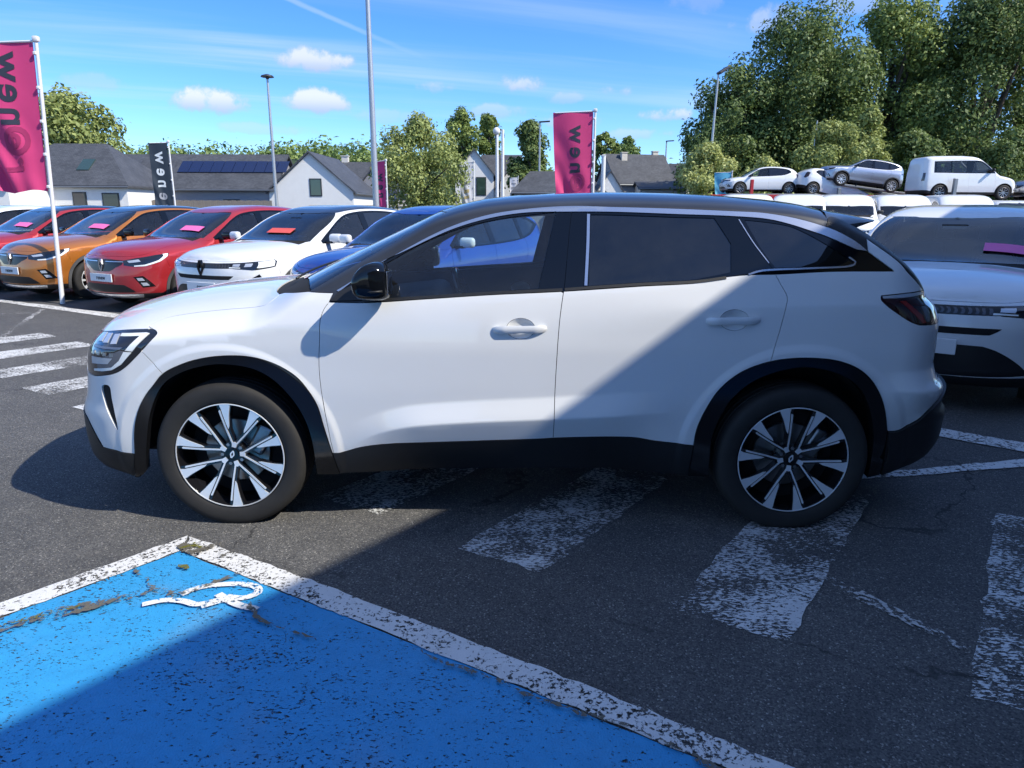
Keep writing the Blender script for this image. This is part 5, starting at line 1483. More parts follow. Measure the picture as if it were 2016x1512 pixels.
            for k in range(n):
                for j in range(6): bm.faces.new((rings[k][j], rings[k][(j + 1) % 6], rings[k + 1][(j + 1) % 6], rings[k + 1][j]))
            bm.faces.new(rings[0]); bm.faces.new(rings[-1][::-1]); bmesh.ops.recalc_face_normals(bm, faces=bm.faces)
            bm_obj('handle', bm, 'white_paint', pr, True, 50)
    # ---- mirrors
    for sgn in (-1, 1):
        out = [(.655, 1.185), (.672, 1.222), (.705, 1.255), (.742, 1.268), (.775, 1.262), (.797, 1.238), (.806, 1.195), (.806, 1.122), (.790, 1.108), (.70, 1.106), (.672, 1.118), (.657, 1.15)]
        L = cr(out, .012, True); ctr = L.mean(0)
        lay = [(-.882, .62, .0), (-.893, .86, .004), (-.912, .97, .002), (-.95, 1.0, 0), (-.99, .985, -.004), (-1.015, .93, -.012), (-1.031, .80, -.02), (-1.039, .55, -.028), (-1.042, .25, -.032)]
        V = []; Fs = []; n = len(L)
        for y, sc, dx in lay:
            for p in L: 
                q = ctr + (p - ctr) * sc; 
                V.append((q[0] + dx * (1 if q[0] < .79 else .6), -sgn * y * -1 if sgn > 0 else y, q[1]))
        if sgn > 0: V = [(v[0], abs(v[1]), v[2]) for v in V]
        for k in range(len(lay) - 1):
            for j in range(n):
                f = (k * n + j, k * n + (j + 1) % n, (k + 1) * n + (j + 1) % n, (k + 1) * n + j)
                Fs.append(f if sgn < 0 else f[::-1])
        cap = tuple(range((len(lay) - 1) * n, len(lay) * n)); Fs.append(cap if sgn < 0 else cap[::-1])
        mo = mesh_obj('mirror', V, Fs, 'gloss_black', root, True)
        bm = bmesh.new()
        add_box(bm, (.802, sgn * .955, 1.18), (.006, .10, .10), None, .002)
        bm_obj('mirror_glass', bm, 'chrome', mo)
        V = []; Fs = []
        # indicator strip wrapped round the shell
        bm = bmesh.new()
        pts = [(.660, sgn * .945, 1.152), (.664, sgn * .975, 1.150), (.674, sgn * 1.005, 1.147), (.70, sgn * 1.030, 1.145), (.75, sgn * 1.0405, 1.146), (.785, sgn * 1.030, 1.148)]
        add_tube(bm, pts, .0055, 6); bm_obj('indicator', bm, 'black_plastic', mo, True)
        bm = bmesh.new()
        tri = [(.515, 1.086), (.55, 1.128), (.60, 1.150), (.66, 1.165), (.72, 1.15), (.72, 1.096), (.66, 1.09)]
        vs = []
        for p in tri: vs.append(bm.verts.new((p[0], sgn * (float(B.W(*p)) + .006), p[1])))
        f = bm.faces.new(vs if sgn < 0 else vs[::-1])
        r = bmesh.ops.extrude_face_region(bm, geom=[f]); bmesh.ops.translate(bm, vec=(0, -sgn * .02, 0), verts=[v for v in r['geom'] if isinstance(v, bmesh.types.BMVert)])
        add_cyl(bm, (.69, sgn * .86, 1.125), (.70, sgn * .94, 1.135), .03, .026, 12)
        bmesh.ops.recalc_face_normals(bm, faces=bm.faces)
        bm_obj('mirror_base', bm, 'black_plastic', mo)
    # ---- roof spoiler
    def key(tab):
        tab = np.asarray(tab, float); return lambda q: np.array([np.interp(q, tab[:, 0], tab[:, k]) for k in (1, 2, 3)])
    rows = [key([(0, 2.763, -.752, 1.4235), (.3, 2.850, -.722, 1.392), (1, 3.050, -.600, 1.4435)]), key([(0, 2.776, -.716, 1.462), (.3, 2.868, -.700, 1.428), (1, 3.052, -.602, 1.4450)]),
            key([(0, 2.784, -.672, 1.484), (.3, 2.878, -.656, 1.458), (1, 3.055, -.598, 1.4462)]), key([(0, 2.790, -.600, 1.4985), (.3, 2.885, -.595, 1.479), (1, 3.060, -.580, 1.4475)]),
            key([(0, 2.795, -.450, 1.507), (.3, 2.91, -.45, 1.490), (1, 3.130, -.450, 1.4470)]), key([(0, 2.797, -.25, 1.513), (.3, 2.92, -.25, 1.497), (1, 3.205, -.25, 1.4450)]), key([(0, 2.80, 0, 1.517), (.3, 2.93, 0, 1.501), (1, 3.235, 0, 1.4440)]),
            key([(0, 2.85, 0, 1.46), (.3, 2.93, 0, 1.44), (1, 3.225, 0, 1.4350)]), key([(0, 2.80, -.45, 1.45), (.3, 2.90, -.45, 1.42), (1, 3.120, -.450, 1.4380)]), key([(0, 2.78, -.70, 1.43), (.3, 2.855, -.70, 1.395), (1, 3.048, -.598, 1.4415)])]
    V = []; Fs = []; ns = 14; m = len(rows)
    for sgn in (-1, 1):
        b0 = len(V)
        for k in range(ns):
            for r in rows: p = r(k / (ns - 1)); V.append((p[0], p[1] * -sgn, p[2]))
        for k in range(ns - 1):
            for j in range(m):
                f = (b0 + k * m + j, b0 + (k + 1) * m + j, b0 + (k + 1) * m + (j + 1) % m, b0 + k * m + (j + 1) % m)
                Fs.append(f if sgn < 0 else f[::-1])
        f = tuple(b0 + (ns - 1) * m + j for j in range(m)); Fs.append(f[::-1] if sgn > 0 else f)
    sp = mesh_obj('spoiler', V, Fs, 'black_paint', root, True); sp.data.set_sharp_from_angle(angle=rad(40))
    # ---- wheels and wells
    for hx, a in ((0.0, rad(38)), (2.667, rad(12))):
        for near in (True, False):
            make_wheel(root, (hx, 0, .347), a, near)
            sgn = -1 if near else 1
            V = []; Fs = []; n = 28
            for k in range(n + 1):
                an = math.pi * (-.02 + 1.04 * k / n)
                for y in (.50, .885): V.append((hx + .445 * math.cos(an) * 1.02, sgn * y, .36 + .435 * math.sin(an)))
                if k: Fs.append((2 * k - 2, 2 * k - 1, 2 * k + 1, 2 * k))
            cc = len(V); V.append((hx, sgn * .50, .40)); 
            for k in range(n): Fs.append((2 * k, 2 * k + 2, cc))
            mesh_obj('wheel_well', V, Fs, 'well_black', root)
    # ---- underside and cabin
    bm = bmesh.new()
    add_box(bm, (1.33, 0, .30), (1.72, 1.55, .10), None, .03); add_box(bm, (-.55, 0, .32), (.60, 1.2, .12), None, .04); add_box(bm, (3.25, 0, .36), (.5, 1.2, .12), None, .04)
    add_box(bm, (1.33, 0, .40), (4.0, .95, .10), None, .03)
    bm_obj('underbody', bm, 'well_black', root)
    build_cabin(root, .0)
    # wipers
    for (x0, y0, x1, y1) in ((.26, -.50, .32, .10), (.25, .12, .34, .62)):
        bm = bmesh.new(); pts = []
        for t in np.linspace(0, 1, 8):
            x = x0 + (x1 - x0) * t; y = y0 + (y1 - y0) * t
            z = S.T(x, abs(y))[1]; pts.append((x - .01, y, z + .012))
        add_tube(bm, pts, .006, 6); bm_obj('wiper', bm, 'black_plastic', root, True)
    # front fascia not seen here but there: grille and plate
    bm = bmesh.new(); add_box(bm, (-.945, 0, .47), (.02, .52, .11), None, .003); bm_obj('number_plate', bm, 'plate_white', root)
    bm = bmesh.new(); add_box(bm, (3.585, 0, .86), (.02, .52, .11), (0, .1, 0), .003); bm_obj('number_plate', bm, 'plate_white', root)
    return root

def build_cabin(root, dx=0.0, light=False, zoff=0.0, lhd=-1, wheel_z=1.02):
    """dashboard, steering wheel, seats; x measured from the front axle"""
    bm = bmesh.new()
    add_box(bm, (.72 + dx, 0, .90 + zoff), (.42, 1.40, .26), (0, -.12, 0), .07, 3)
    add_box(bm, (.86 + dx, lhd * .36, 1.02 + zoff), (.16, .36, .10), (0, .2, 0), .03, 2)
    d = bm_obj('dashboard', bm, 'cabin_dark', root, True, 40)
    sw = bpy.data.objects
    bm = bmesh.new(); pts = []
    for k in range(33):
        a = 2 * math.pi * k / 32
        p = Vector((0, .185 * math.cos(a), .18 * math.sin(a))); p.rotate(Euler((0, rad(-22), 0))); pts.append(p + Vector((1.10 + dx, lhd * .36, wheel_z + zoff)))
    add_tube(bm, pts, .015, 8)
    add_box(bm, (1.09 + dx, lhd * .36, wheel_z - .01 + zoff), (.05, .15, .11), (0, rad(-22), 0), .02)
    add_box(bm, (1.10 + dx, lhd * .36, wheel_z + zoff), (.02, .34, .03), (0, rad(-22), 0), .005)
    add_cyl(bm, (1.08 + dx, lhd * .36, wheel_z + zoff), (.85 + dx, lhd * .36, wheel_z - .09 + zoff), .03, .04, 10)
    bm_obj('steering_wheel', bm, 'gloss_black', root, True, 40)
    for y in (-.36, .36):
        bm = bmesh.new()
        add_box(bm, (1.42 + dx, y, .60 + zoff), (.52, .50, .16), (0, -.1, 0), .05, 3)
        add_box(bm, (1.74 + dx, y, .92 + zoff), (.15, .48, .62), (0, .30, 0), .06, 3)
        add_box(bm, (1.88 + dx, y, 1.33 + zoff), (.10, .26, .20), (0, .22, 0), .04, 3)
        add_cyl(bm, (1.845 + dx, y - .06, 1.18 + zoff), (1.875 + dx, y - .06, 1.28 + zoff), .008, None, 6); add_cyl(bm, (1.845 + dx, y + .06, 1.18 + zoff), (1.875 + dx, y + .06, 1.28 + zoff), .008, None, 6)
        bm_obj('seat', bm, 'seat_cloth', root, True, 50)
    bm = bmesh.new()
    add_box(bm, (2.20 + dx, 0, .62 + zoff), (.50, 1.28, .18), None, .06, 3); add_box(bm, (2.52 + dx, 0, .95 + zoff), (.15, 1.26, .60), (0, .32, 0), .06, 3)
    for y in (-.42, 0, .42): add_box(bm, (2.66 + dx, y, 1.30 + zoff), (.09, .24, .15), (0, .25, 0), .04, 3)
    bm_obj('rear_seat', bm, 'seat_cloth', root, True, 50)
    bm = bmesh.new()
    add_box(bm, (1.6 + dx, 0, .42 + zoff), (2.4, 1.5, .06)); add_box(bm, (1.3 + dx, 0, .58 + zoff), (.9, .20, .26), None, .04)
    add_box(bm, (2.95 + dx, 0, .95 + zoff), (.5, 1.2, .04))
    bm_obj('floor_pan', bm, 'cabin_dark', root)
    bm = bmesh.new(); add_box(bm, (.93 + dx, 0, 1.39 + zoff), (.03, .22, .06), (0, .3, 0), .012)
    bm_obj('rear_view_mirror', bm, 'gloss_black', root)
simple('lamp_red_glow', (.22, .015, .012), rough=.15, coat=1.0)

# ------------------------------------------------------------------ the other vehicles
PAINTED = set(); ROOFED = set()
def mini_wheel(root, hubs, R, yface, spokes=10, rim='machined', rr=.66):
    rim_r = R * rr
    prof = [(rim_r, .02), (rim_r * 1.02, .004), (R * .80, -.006), (R * .93, .0), (R * .985, .02), (R, .06), (R, .16), (R * .97, .20), (rim_r, .20)]
    V, F = lathe(prof, 36)
    bv, bf = lathe([(rim_r * 1.01, .004), (rim_r * .95, .008), (rim_r * .90, .06), (.03, .10)], 36)
    sv, sf = [], []
    for s in range(spokes // 2):
        a0 = s * 4 * math.pi / spokes + .3
        for m in (-1, 1):
            q = [(.03, .010), (rim_r * .55, .030), (rim_r * .96, .045), (rim_r * .93, .090), (rim_r * .6, .055), (.03, .032)]
            q = [(p[0], p[1] * m) for p in q]
            if m < 0: q = q[::-1]
            slab(sv, sf, [rot2(p, a0) for p in q], lambda r: .030 - .02 * min(1, r / rim_r), .02)
    slab(sv, sf, [(.05 * math.cos(j * .4488), .05 * math.sin(j * .4488)) for j in range(14)], lambda r: .022, .02)
    lv, lf = lathe([(rim_r * 1.01, .003), (rim_r * .985, .001), (rim_r * .95, .007)], 36); b = len(sv); sv += lv; sf += [tuple(i + b for i in f) for f in lf]
    first = None
    for hx, hz in hubs:
        for sgn in (-1, 1):
            if first is None:
                w = mesh_obj('wheel', bv, bf, 'rim_black', root, True)
                t = mesh_obj('tyre', V, [f[::-1] for f in F], 'rubber', w, True); t.data.set_sharp_from_angle(angle=rad(45))
                r = mesh_obj('rim_face', sv, sf, rim, w)
                first = (w, t, r)
            else:
                w = first[0].copy(); link(w, root); t = first[1].copy(); link(t, w); r = first[2].copy(); link(r, w)
            w.location = (hx, sgn * yface, hz); w.rotation_euler = (0, 0, 0 if sgn < 0 else math.pi)
def make_type(kind, sp):
    root = bpy.data.objects.new('parked_car', None); link(root)
    sp = dict(sp)
    if 'low' not in sp: pass
    B = Body(sp); S = Shell(B, sp.get('h', .05), sp.get('hl', .03), guides=sp.get('tguides', (.2, .5, .85)), narc=2); h = S.hl
    front = sp['front_kind']; det = front is not None
    hubs = [(a[0], a[1]) for a in sp['arches']]
    F = lambda y, z: S.F(y, z) if y > 0 else (float(B.xf(min(z, B.zn))) - .05, z)
    S.poly('bumper', [(-3, -1), (-3, 2), (sp['bx'], 2), (sp['bx'], -1)], False)
    S.line(lin([(sp['bx'], .5), (sp['bx'] - .10, .80)], h))
    # hood
    hs = cr([(float(x), float(z)) for x, z in [S.T(*p) for p in sp['hood']]], h)
    cf = cr([S.T(*p) for p in sp['cowl']] + [(sp['cowl'][-1][0], float(B.zt(sp['cowl'][-1][0])) + .004)], h)
    nz = sp['nose'][1] - .02
    nose = cr([F(.0008, nz), F(.3, nz), F(.55, nz + .005), tuple(hs[0])], h)
    S.poly('fender', np.vstack([lin([(sp['bx'] - .10, .80), (sp['bx'], .5)], h), [(sp['bx'], -.2), (sp['door'][0][-1][0], -.2)], cr(sp['door'][0], h)[::-1], [sp['band_lo'][0]], [tuple(hs[-1])], hs[::-1]]), False)
    S.poly('hood', np.vstack([hs, cf, [(sp['cowl'][-1][0], 2.5), (-2, 2.5), (-2, nz)], nose]), False)
    for L in (hs, cf, nose): S.line(L)
    wb = cr([S.T(*p) for p in sp['ws_base']] + [(sp['ws_base'][-1][0], float(B.zt(sp['ws_base'][-1][0])) + .004)], h)
    wt = cr([S.T(*p) for p in sp['ws_top']] + [(sp['ws_top'][-1][0], float(B.zt(sp['ws_top'][-1][0])) + .004)], h)
    pil = lin([tuple(wb[0]), tuple(wt[0])], h)
    S.poly('cowl', np.vstack([cf, [(sp['cowl'][-1][0], 2.5), (sp['ws_base'][-1][0], 2.5)], wb[::-1]]), False)
    rl = cr([tuple(wt[0])] + sp['drip'], h)
    S.poly('roof', np.vstack([rl, [(sp['drip'][-1][0] + .02, 3), (sp['ws_top'][-1][0], 3)], wt[::-1]]), False)
    S.poly('windshield', np.vstack([wb[::-1], pil, wt, [(sp['ws_top'][-1][0], 3), (sp['ws_base'][-1][0], 3)]]), False)
    for L in (wb, wt, pil, rl): S.line(L)
    for k, dl in enumerate(sp['door'][:-1]):
        a = cr(dl, h); b = cr(sp['door'][k + 1], h)
        S.poly('door%d' % k, np.vstack([a, b[::-1]])); 
    bu = cr(sp['band_up'], h); bl = cr(sp['band_lo'], h)
    S.poly('frame', np.vstack([bu, bl[::-1]]))
    for k, p in enumerate(sp['panes']): S.poly('pane%d' % k, lin(p, h, True))
    sl = sp['sill']
    S.poly('sill', [(hubs[0][0] + .3, sl), (hubs[1][0] - .3, sl), (hubs[1][0] - .3, -.3), (hubs[0][0] + .3, -.3)], False); S.line(lin([(hubs[0][0] + .3, sl), (hubs[1][0] - .3, sl)], h))
    rz = sp.get('rear_black', .45)
    S.poly('lower_rear', np.vstack([lin([(hubs[1][0] + .3, rz - .05), S.R(.8, rz), S.R(.0008, rz)], h), [(9, rz), (9, -.3), (hubs[1][0] + .3, -.3)]]), False); S.line(lin([(hubs[1][0] + .3, rz - .05), S.R(.8, rz), S.R(.0008, rz)], h))
    bits = []
    if det:
        low_z = .30
        ll = cr([F(.0008, low_z - .02), F(.5, low_z - .01), F(.8, low_z), (sp['bx'], low_z)], h)
        S.poly('lower_front', np.vstack([ll, [(sp['bx'], -.5), (-2, -.5), (-2, low_z)]]), False); S.line(ll)
        for nm, mt, pts, off in FRONTS[front](F):
            bits.append((nm, mt, off)); S.poly('bit%d' % (len(bits) - 1), lin(pts, min(h, .02), True))
    tl = sp['tail_lamp']
    S.poly('taillamp', lin([p if p[0] > 1.5 else S.R(p[0], p[1]) for p in tl], h, True))
    for ka, (hx, hz) in enumerate(hubs):
        ro, ri = sp['arch_r']
        an = np.linspace(-.35, math.pi + .35, 30)
        S.poly('arch%d' % ka, np.stack([hx + ro * np.cos(an), hz + ro * np.sin(an)], 1)); S.poly('void', np.stack([hx + ri * np.cos(an), hz + ri * np.sin(an)], 1))
    S.build()
    names = set(S.names[k] for k in np.unique(S.reg))
    def put(reg, name, m, side='each', parent=root, paint=False, roof=False, **kw):
        if reg not in names: return [None, None]
        d = S.part(reg, **kw)
        os_ = [emit(name, d, m, parent, 'both')] if side == 'both' else [emit(name, d, m, parent[k] if isinstance(parent, (list, tuple)) else parent, s) for k, s in enumerate(('near', 'far'))]
        for o in os_:
            if paint: PAINTED.add(o.data.name)
            if roof: ROOFED.add(o.data.name)
        return os_
    P = 'white_paint_far'
    bd = put('body', 'body_side', P, paint=True, biggest=True)
    bm_ = put('bumper', 'bumper', P, 'both', paint=True)[0]
    put('fender', 'fender', P, paint=True); put('hood', 'hood', P, 'both', paint=True, gap=.003)
    put('cowl', 'cowl_panel', 'well_black', 'both', off=-.004); put('windshield', 'windshield', sp.get('ws_mat', 'glass_ws'), 'both', flange=0, off=-.004)
    put('roof', 'roof', P, 'both', roof=True)
    drs = []
    for k in range(len(sp['door']) - 1): drs.append(put('door%d' % k, 'door', P, paint=True, gap=.0025))
    put('frame', 'window_frame', 'gloss_black', off=-.001)
    for k in range(len(sp['panes'])): put('pane%d' % k, 'window', 'glass_side' if k < sp.get('clear', 1) else 'glass_dark', gap=0, flange=0, off=-.005)
    put('sill', 'sill_trim', 'black_plastic'); put('lower_rear', 'bumper_trim', 'black_plastic', 'both', off=.004); put('lower_front', 'bumper_trim', 'black_plastic', 'both', off=.004)
    for ka in (0, 1): put('arch%d' % ka, 'wheel_arch_trim', sp.get('arch_mat', 'arch_grey'), off=.006, biggest=True)
    put('taillamp', 'tail_light', 'lamp_red')
    heads = None
    for k, (nm, mt, off) in enumerate(bits):
        os_ = put('bit%d' % k, nm, mt, 'each' if off >= 0 else 'both', gap=0, flange=.008, off=abs(off))
    mini_wheel(root, hubs, sp['R'], sp['yw'], rim=sp.get('rim', 'machined'))
    for (hx, hz) in hubs:
        for sgn in (-1, 1):
            V = []; Fs = []; n = 14; ri = sp['arch_r'][1] + .01
            for k in range(n + 1):
                an = math.pi * (-.02 + 1.04 * k / n)
                for y in (.45, .86): V.append((hx + ri * math.cos(an), sgn * y, hz + ri * math.sin(an)))
                if k: Fs.append((2 * k - 2, 2 * k - 1, 2 * k + 1, 2 * k))
            c0 = len(V); V.append((hx, sgn * .45, hz))
            for k in range(n): Fs.append((2 * k, 2 * k + 2, c0))
            mesh_obj('wheel_well', V, Fs, 'well_black', root)
    bm = bmesh.new(); L = hubs[1][0]
    add_box(bm, (L / 2, 0, .34), (L - .75, 1.45, .16)); add_box(bm, (L / 2, 0, .38), (L + 1.1, .85, .14))
    bm_obj('underbody', bm, 'well_black', root)
    if sp.get('cabin', True): build_cabin(root, sp.get('cab_dx', .0), zoff=sp.get('cab_dz', -.04))
    else:
        bm = bmesh.new(); add_box(bm, (L / 2 + .2, 0, .75), (L - .4, 1.3, .5)); bm_obj('floor_pan', bm, 'cabin_dark', root)
    # mirrors
    mx, mz = sp['mirror']
    for sgn in (-1, 1):
        y0 = float(B.W(mx, mz - .06))
        bm = bmesh.new()
        add_box(bm, (mx + .01, sgn * (y0 + .15), mz), (.10, .205, .128), (0, 0, sgn * -.12), .045, 4)
        for v in bm.verts:
            if v.co.x > mx + .03: v.co.x = mx + .03 + (v.co.x - mx - .03) * .5
        mo = bm_obj('mirror', bm, sp.get('mirror_mat', 'gloss_black'), root, True)
        if sp.get('mirror_mat') is None: pass
        bm = bmesh.new(); add_box(bm, (mx, sgn * (y0 + .03), mz - .055), (.09, .16, .035), None, .01)
        bm_obj('mirror_base', bm, 'black_plastic', mo)
    if det:
        px = float(B.xf(.51)) - .012
        bm = bmesh.new(); add_box(bm, (px, 0, .51), (.014, .52, .115), None, .004); pl = bm_obj('number_plate', bm, 'plate_white', root)
        v, f = text_mesh('renew' if front == 'captur' else 'new', .085, .002)
        mesh_obj('lettering', [(px - .009, -q[0], .508 + q[1]) for q in v], f, 'ink', pl)
        ez, es, em = sp['emblem']
        ex = float(B.xf(ez)) - .006; ev, ef = [], []
        for m in (-1, 1):
            q = [(0, 1.0), (.18, 1.0), (.55, .16), (.55, -.16), (.18, -1.0), (0, -1.0), (0, -.66), (.29, 0), (0, .66)]
            q = [(p[0] * es * m, p[1] * es) for p in q]
            if m < 0: q = q[::-1]
            b = len(ev); n = len(q)
            ev += [(ex - .012, p[0], ez + p[1]) for p in q] + [(ex + .02, p[0], ez + p[1]) for p in q]
            ef += [tuple(range(b, b + n))[::-1], tuple(range(b + n, b + 2 * n))] + [(b + k, b + (k + 1) % n, b + n + (k + 1) % n, b + n + k) for k in range(n)]
        mesh_obj('emblem', ev, ef, em, root)
    if sp.get('seal'):
        pass
    return root
def front_captur(F):
    return [('grille', 'grille_black', [F(0, .775), F(.2, .777), F(.42, .765), F(.43, .715), F(.31, .665), F(.18, .605), F(0, .585)], -.001),
            ('headlight', 'lamp_lens', [F(.42, .765), F(.60, .80), (-.50, .845), (-.33, .868), (-.36, .83), (-.47, .765), F(.74, .70), F(.60, .685), F(.46, .70)], .002),
            ('daytime_light', 'lamp_white', [(-.42, .8555), (-.345, .8640), (-.372, .825), (-.475, .757), F(.755, .692), F(.62, .683), F(.62, .700), F(.745, .712), (-.495, .775), (-.42, .832)], .003),
            ('lens', 'lamp_glint', [F(.50, .762), F(.66, .785), F(.70, .755), F(.54, .735)], .003),
            ('chrome_strip', 'satin_trim', [F(.10, .752), F(.44, .752), F(.44, .742), F(.10, .740)], .004),
            ('fog_light_pod', 'gloss_black', [F(.60, .535), F(.72, .55), F(.82, .40), F(.70, .385)], .002),
            ('fog_light', 'lamp_glint', [F(.64, .52), F(.71, .525), F(.735, .485), F(.66, .48)], .004), ('fog_light', 'lamp_glint', [F(.685, .455), F(.75, .455), F(.775, .415), F(.71, .41)], .004),
            ('lower_grille', 'grille_black', [F(0, .42), F(.44, .415), F(.60, .315), F(0, .29)], -.001),
            ('skid_plate', 'satin_trim', [F(0, .262), F(.50, .285), F(.68, .285), F(.66, .245), F(0, .215)], -.008)]
def front_symbioz(F):
    b = [('grille', 'grille_black', [F(0, .812), F(.30, .815), F(.52, .822), F(.52, .755), F(0, .745)], -.001),
         ('headlight', 'lamp_lens', [F(.50, .822), F(.70, .838), (-.42, .862), (-.40, .845), (-.44, .775), F(.74, .735), F(.50, .752)], .002),
         ('daytime_light', 'lamp_white', [F(.76, .835), (-.44, .855), (-.425, .848), (-.455, .785), F(.80, .762), F(.775, .765)], .003),
         ('daytime_light', 'lamp_white', [F(.43, .772), F(.60, .768), F(.60, .758), F(.43, .760)], .004),
         ('lens', 'lamp_glint', [F(.49, .806), F(.58, .812), F(.58, .778), F(.49, .780)], .003),
         ('lens', 'lamp_glint', [F(.64, .815), F(.72, .820), F(.72, .780), F(.64, .776)], .003),
         ('air_slot', 'well_black', [F(0, .655), F(.52, .66), F(.45, .612), F(0, .605)], -.001),
         ('lower_grille', 'grille_black', [F(0, .535), F(.42, .525), F(.50, .50), F(.72, .32), F(0, .28)], -.001),
         ('side_intake', 'gloss_black', [F(.66, .60), F(.80, .685), F(.84, .56), F(.76, .47)], .002)]
    for k in range(9):
        y = .06 + k * .045
        b.append(('grille_fin', 'grille_fin', [F(y, .803), F(y + .022, .803), F(y + .030, .758), F(y + .008, .758)], .003))
    return b
FRONTS = {'captur': front_captur, 'symbioz': front_symbioz}
simple('grille_black', (.012, .012, .014), rough=.3)
simple('grille_fin', (.10, .10, .11), rough=.25, metal=.6)
simple('arch_grey', (.075, .077, .082), rough=.6, var=.2)
paint('silver_mirror', (.72, .74, .76), rough=.3)
common = dict(af=.45, fn=2.0, fm=2.4, ar=.42, rn=2.0, rm=2.6,
    crease_soft=[(-.9, .01), (.5, .02), (2, .015), (3.5, .01)],
    top_m=[(-.9, 2.7), (.2, 2.8), (.5, 3.6), (1.0, 5), (2.6, 5), (3.3, 3.6)])
CAPTUR = dict(common, front_kind='captur', zfront=.22, zrear=.30, R=.335, yw=.885, arch_r=(.435, .385), nose=(-.78, .84), tail=(3.33, 1.02), bx=-.30,
    top=[(-.78, .84), (-.72, .895), (-.6, .945), (-.4, .992), (-.1, 1.035), (.15, 1.058), (.27, 1.068), (.34, 1.09), (.6, 1.222), (.9, 1.385), (1.05, 1.452), (1.2, 1.502), (1.5, 1.55), (1.8, 1.566), (2.2, 1.555), (2.6, 1.513), (2.85, 1.465), (2.97, 1.42), (3.1, 1.31), (3.25, 1.15), (3.33, 1.02)],
    front=[(.1, -.6), (.2, -.76), (.26, -.82), (.35, -.845), (.5, -.85), (.62, -.84), (.75, -.82), (.80, -.805), (.84, -.78)],
    rear=[(.1, 3.1), (.25, 3.25), (.35, 3.34), (.5, 3.38), (.65, 3.38), (.8, 3.365), (.95, 3.35), (1.02, 3.33)],
    bottom=[(-.85, .22), (-.4, .22), (.4, .23), (2.2, .24), (3.0, .25), (3.38, .30)],
    side=[(.1, .76), (.2, .81), (.3, .85), (.4, .868), (.5, .872), (.6, .885), (.72, .893), (.85, .888), (.95, .880), (1.05, .872), (1.6, .84)],
    plan=[(-.9, 0), (0, .004), (1.3, -.004), (2.6, .004), (3.3, -.03)],
    crease=[(-.9, .84), (0, .86), (1.0, .90), (2.0, .92), (3.3, .95)],
    belt=[(-.9, 1.03), (.4, 1.03), (1.0, 1.035), (1.8, 1.055), (2.4, 1.10), (2.8, 1.16), (3.4, 1.18)], lean=.16, lean2=.42,
    top_round=[(-.9, .17), (0, .16), (.3, .15), (.6, .12), (1.0, .08), (2.6, .08), (3.3, .12)],
    arches=[(0, .335, .50, .46, .012), (2.639, .335, .50, .46, .014)],
    hood=[(-.42, .74), (-.2, .71), (.1, .70), (.24, .66)], cowl=[(.24, .66), (.21, .4), (.195, .15)],
    ws_base=[(.40, .72), (.34, .55), (.29, .3), (.275, .1)], ws_top=[(1.10, .56), (1.04, .35), (1.01, .12)],
    drip=[(1.30, 1.478), (1.6, 1.503), (2.0, 1.506), (2.4, 1.482), (2.7, 1.435), (2.9, 1.38)],
    band_up=[(.50, 1.065), (.72, 1.195), (.95, 1.325), (1.15, 1.412), (1.35, 1.452), (1.7, 1.478), (2.1, 1.474), (2.45, 1.440), (2.75, 1.375), (2.93, 1.30)],
    band_lo=[(.50, 1.03), (1.0, 1.035), (1.8, 1.055), (2.35, 1.095), (2.62, 1.15), (2.93, 1.28)],
    panes=[[(.66, 1.05), (.72, 1.165), (.97, 1.310), (1.17, 1.392), (1.40, 1.432), (1.47, 1.435), (1.47, 1.062)], [(1.60, 1.068), (1.60, 1.448), (1.9, 1.458), (2.15, 1.448), (2.30, 1.425), (2.30, 1.105)], [(2.40, 1.13), (2.40, 1.415), (2.70, 1.355), (2.84, 1.30), (2.62, 1.175)]],
    door=[[(.50, 1.03), (.47, .9), (.47, .6), (.52, .32)], [(1.55, 1.05), (1.54, .8), (1.52, .32)], [(2.42, 1.10), (2.46, 1.0), (2.40, .80), (2.20, .60), (2.14, .32)]],
    sill=.36, rear_black=.52, tail_lamp=[(2.98, .98), (3.12, .99), (.70, .985), (.40, .98), (.40, .90), (.74, .89), (3.16, .89)], mirror=(.62, 1.10), emblem=(.69, .088, 'chrome'), cab_dx=-.02)
def stretch(sp, kx, x0=.6, **kw):
    """longer body behind x0"""
    f = lambda x: x if x < x0 else x0 + (x - x0) * kx
    o = dict(sp)
    for k in ('top', 'bottom', 'plan', 'crease', 'belt', 'top_round', 'crease_soft', 'top_m', 'drip', 'band_up', 'band_lo'): o[k] = [(f(a), b) for a, b in sp[k]]
    o['rear'] = [(z, f(x)) for z, x in sp['rear']]; o['tail'] = (f(sp['tail'][0]), sp['tail'][1])
    o['panes'] = [[(f(a), b) for a, b in p] for p in sp['panes']]; o['door'] = [[(f(a), b) for a, b in p] for p in sp['door']]
    o['ws_base'] = [(f(a), b) for a, b in sp['ws_base']]; o['ws_top'] = [(f(a), b) for a, b in sp['ws_top']]
    o['tail_lamp'] = [((f(p[0]), p[1]) if p[0] > 1.5 else p) for p in sp['tail_lamp']]
    o.update(kw); return o
SYMBIOZ = stretch(CAPTUR, 1.052, .3, front_kind='symbioz', emblem=(.755, .098, 'gloss_black'),
    front=[(.1, -.62), (.2, -.80), (.26, -.85), (.35, -.87), (.5, -.872), (.62, -.872), (.72, -.862), (.80, -.845), (.86, -.80)], nose=(-.80, .86),
    top=[(-.80, .86), (-.74, .915), (-.6, .962), (-.4, 1.005), (-.1, 1.045), (.15, 1.066), (.27, 1.075), (.34, 1.095)] + [(.3 + (x - .3) * 1.052, z) for x, z in CAPTUR['top'] if x > .5],
    arches=[(0, .335, .50, .46, .010), (2.638, .335, .50, .46, .010)])
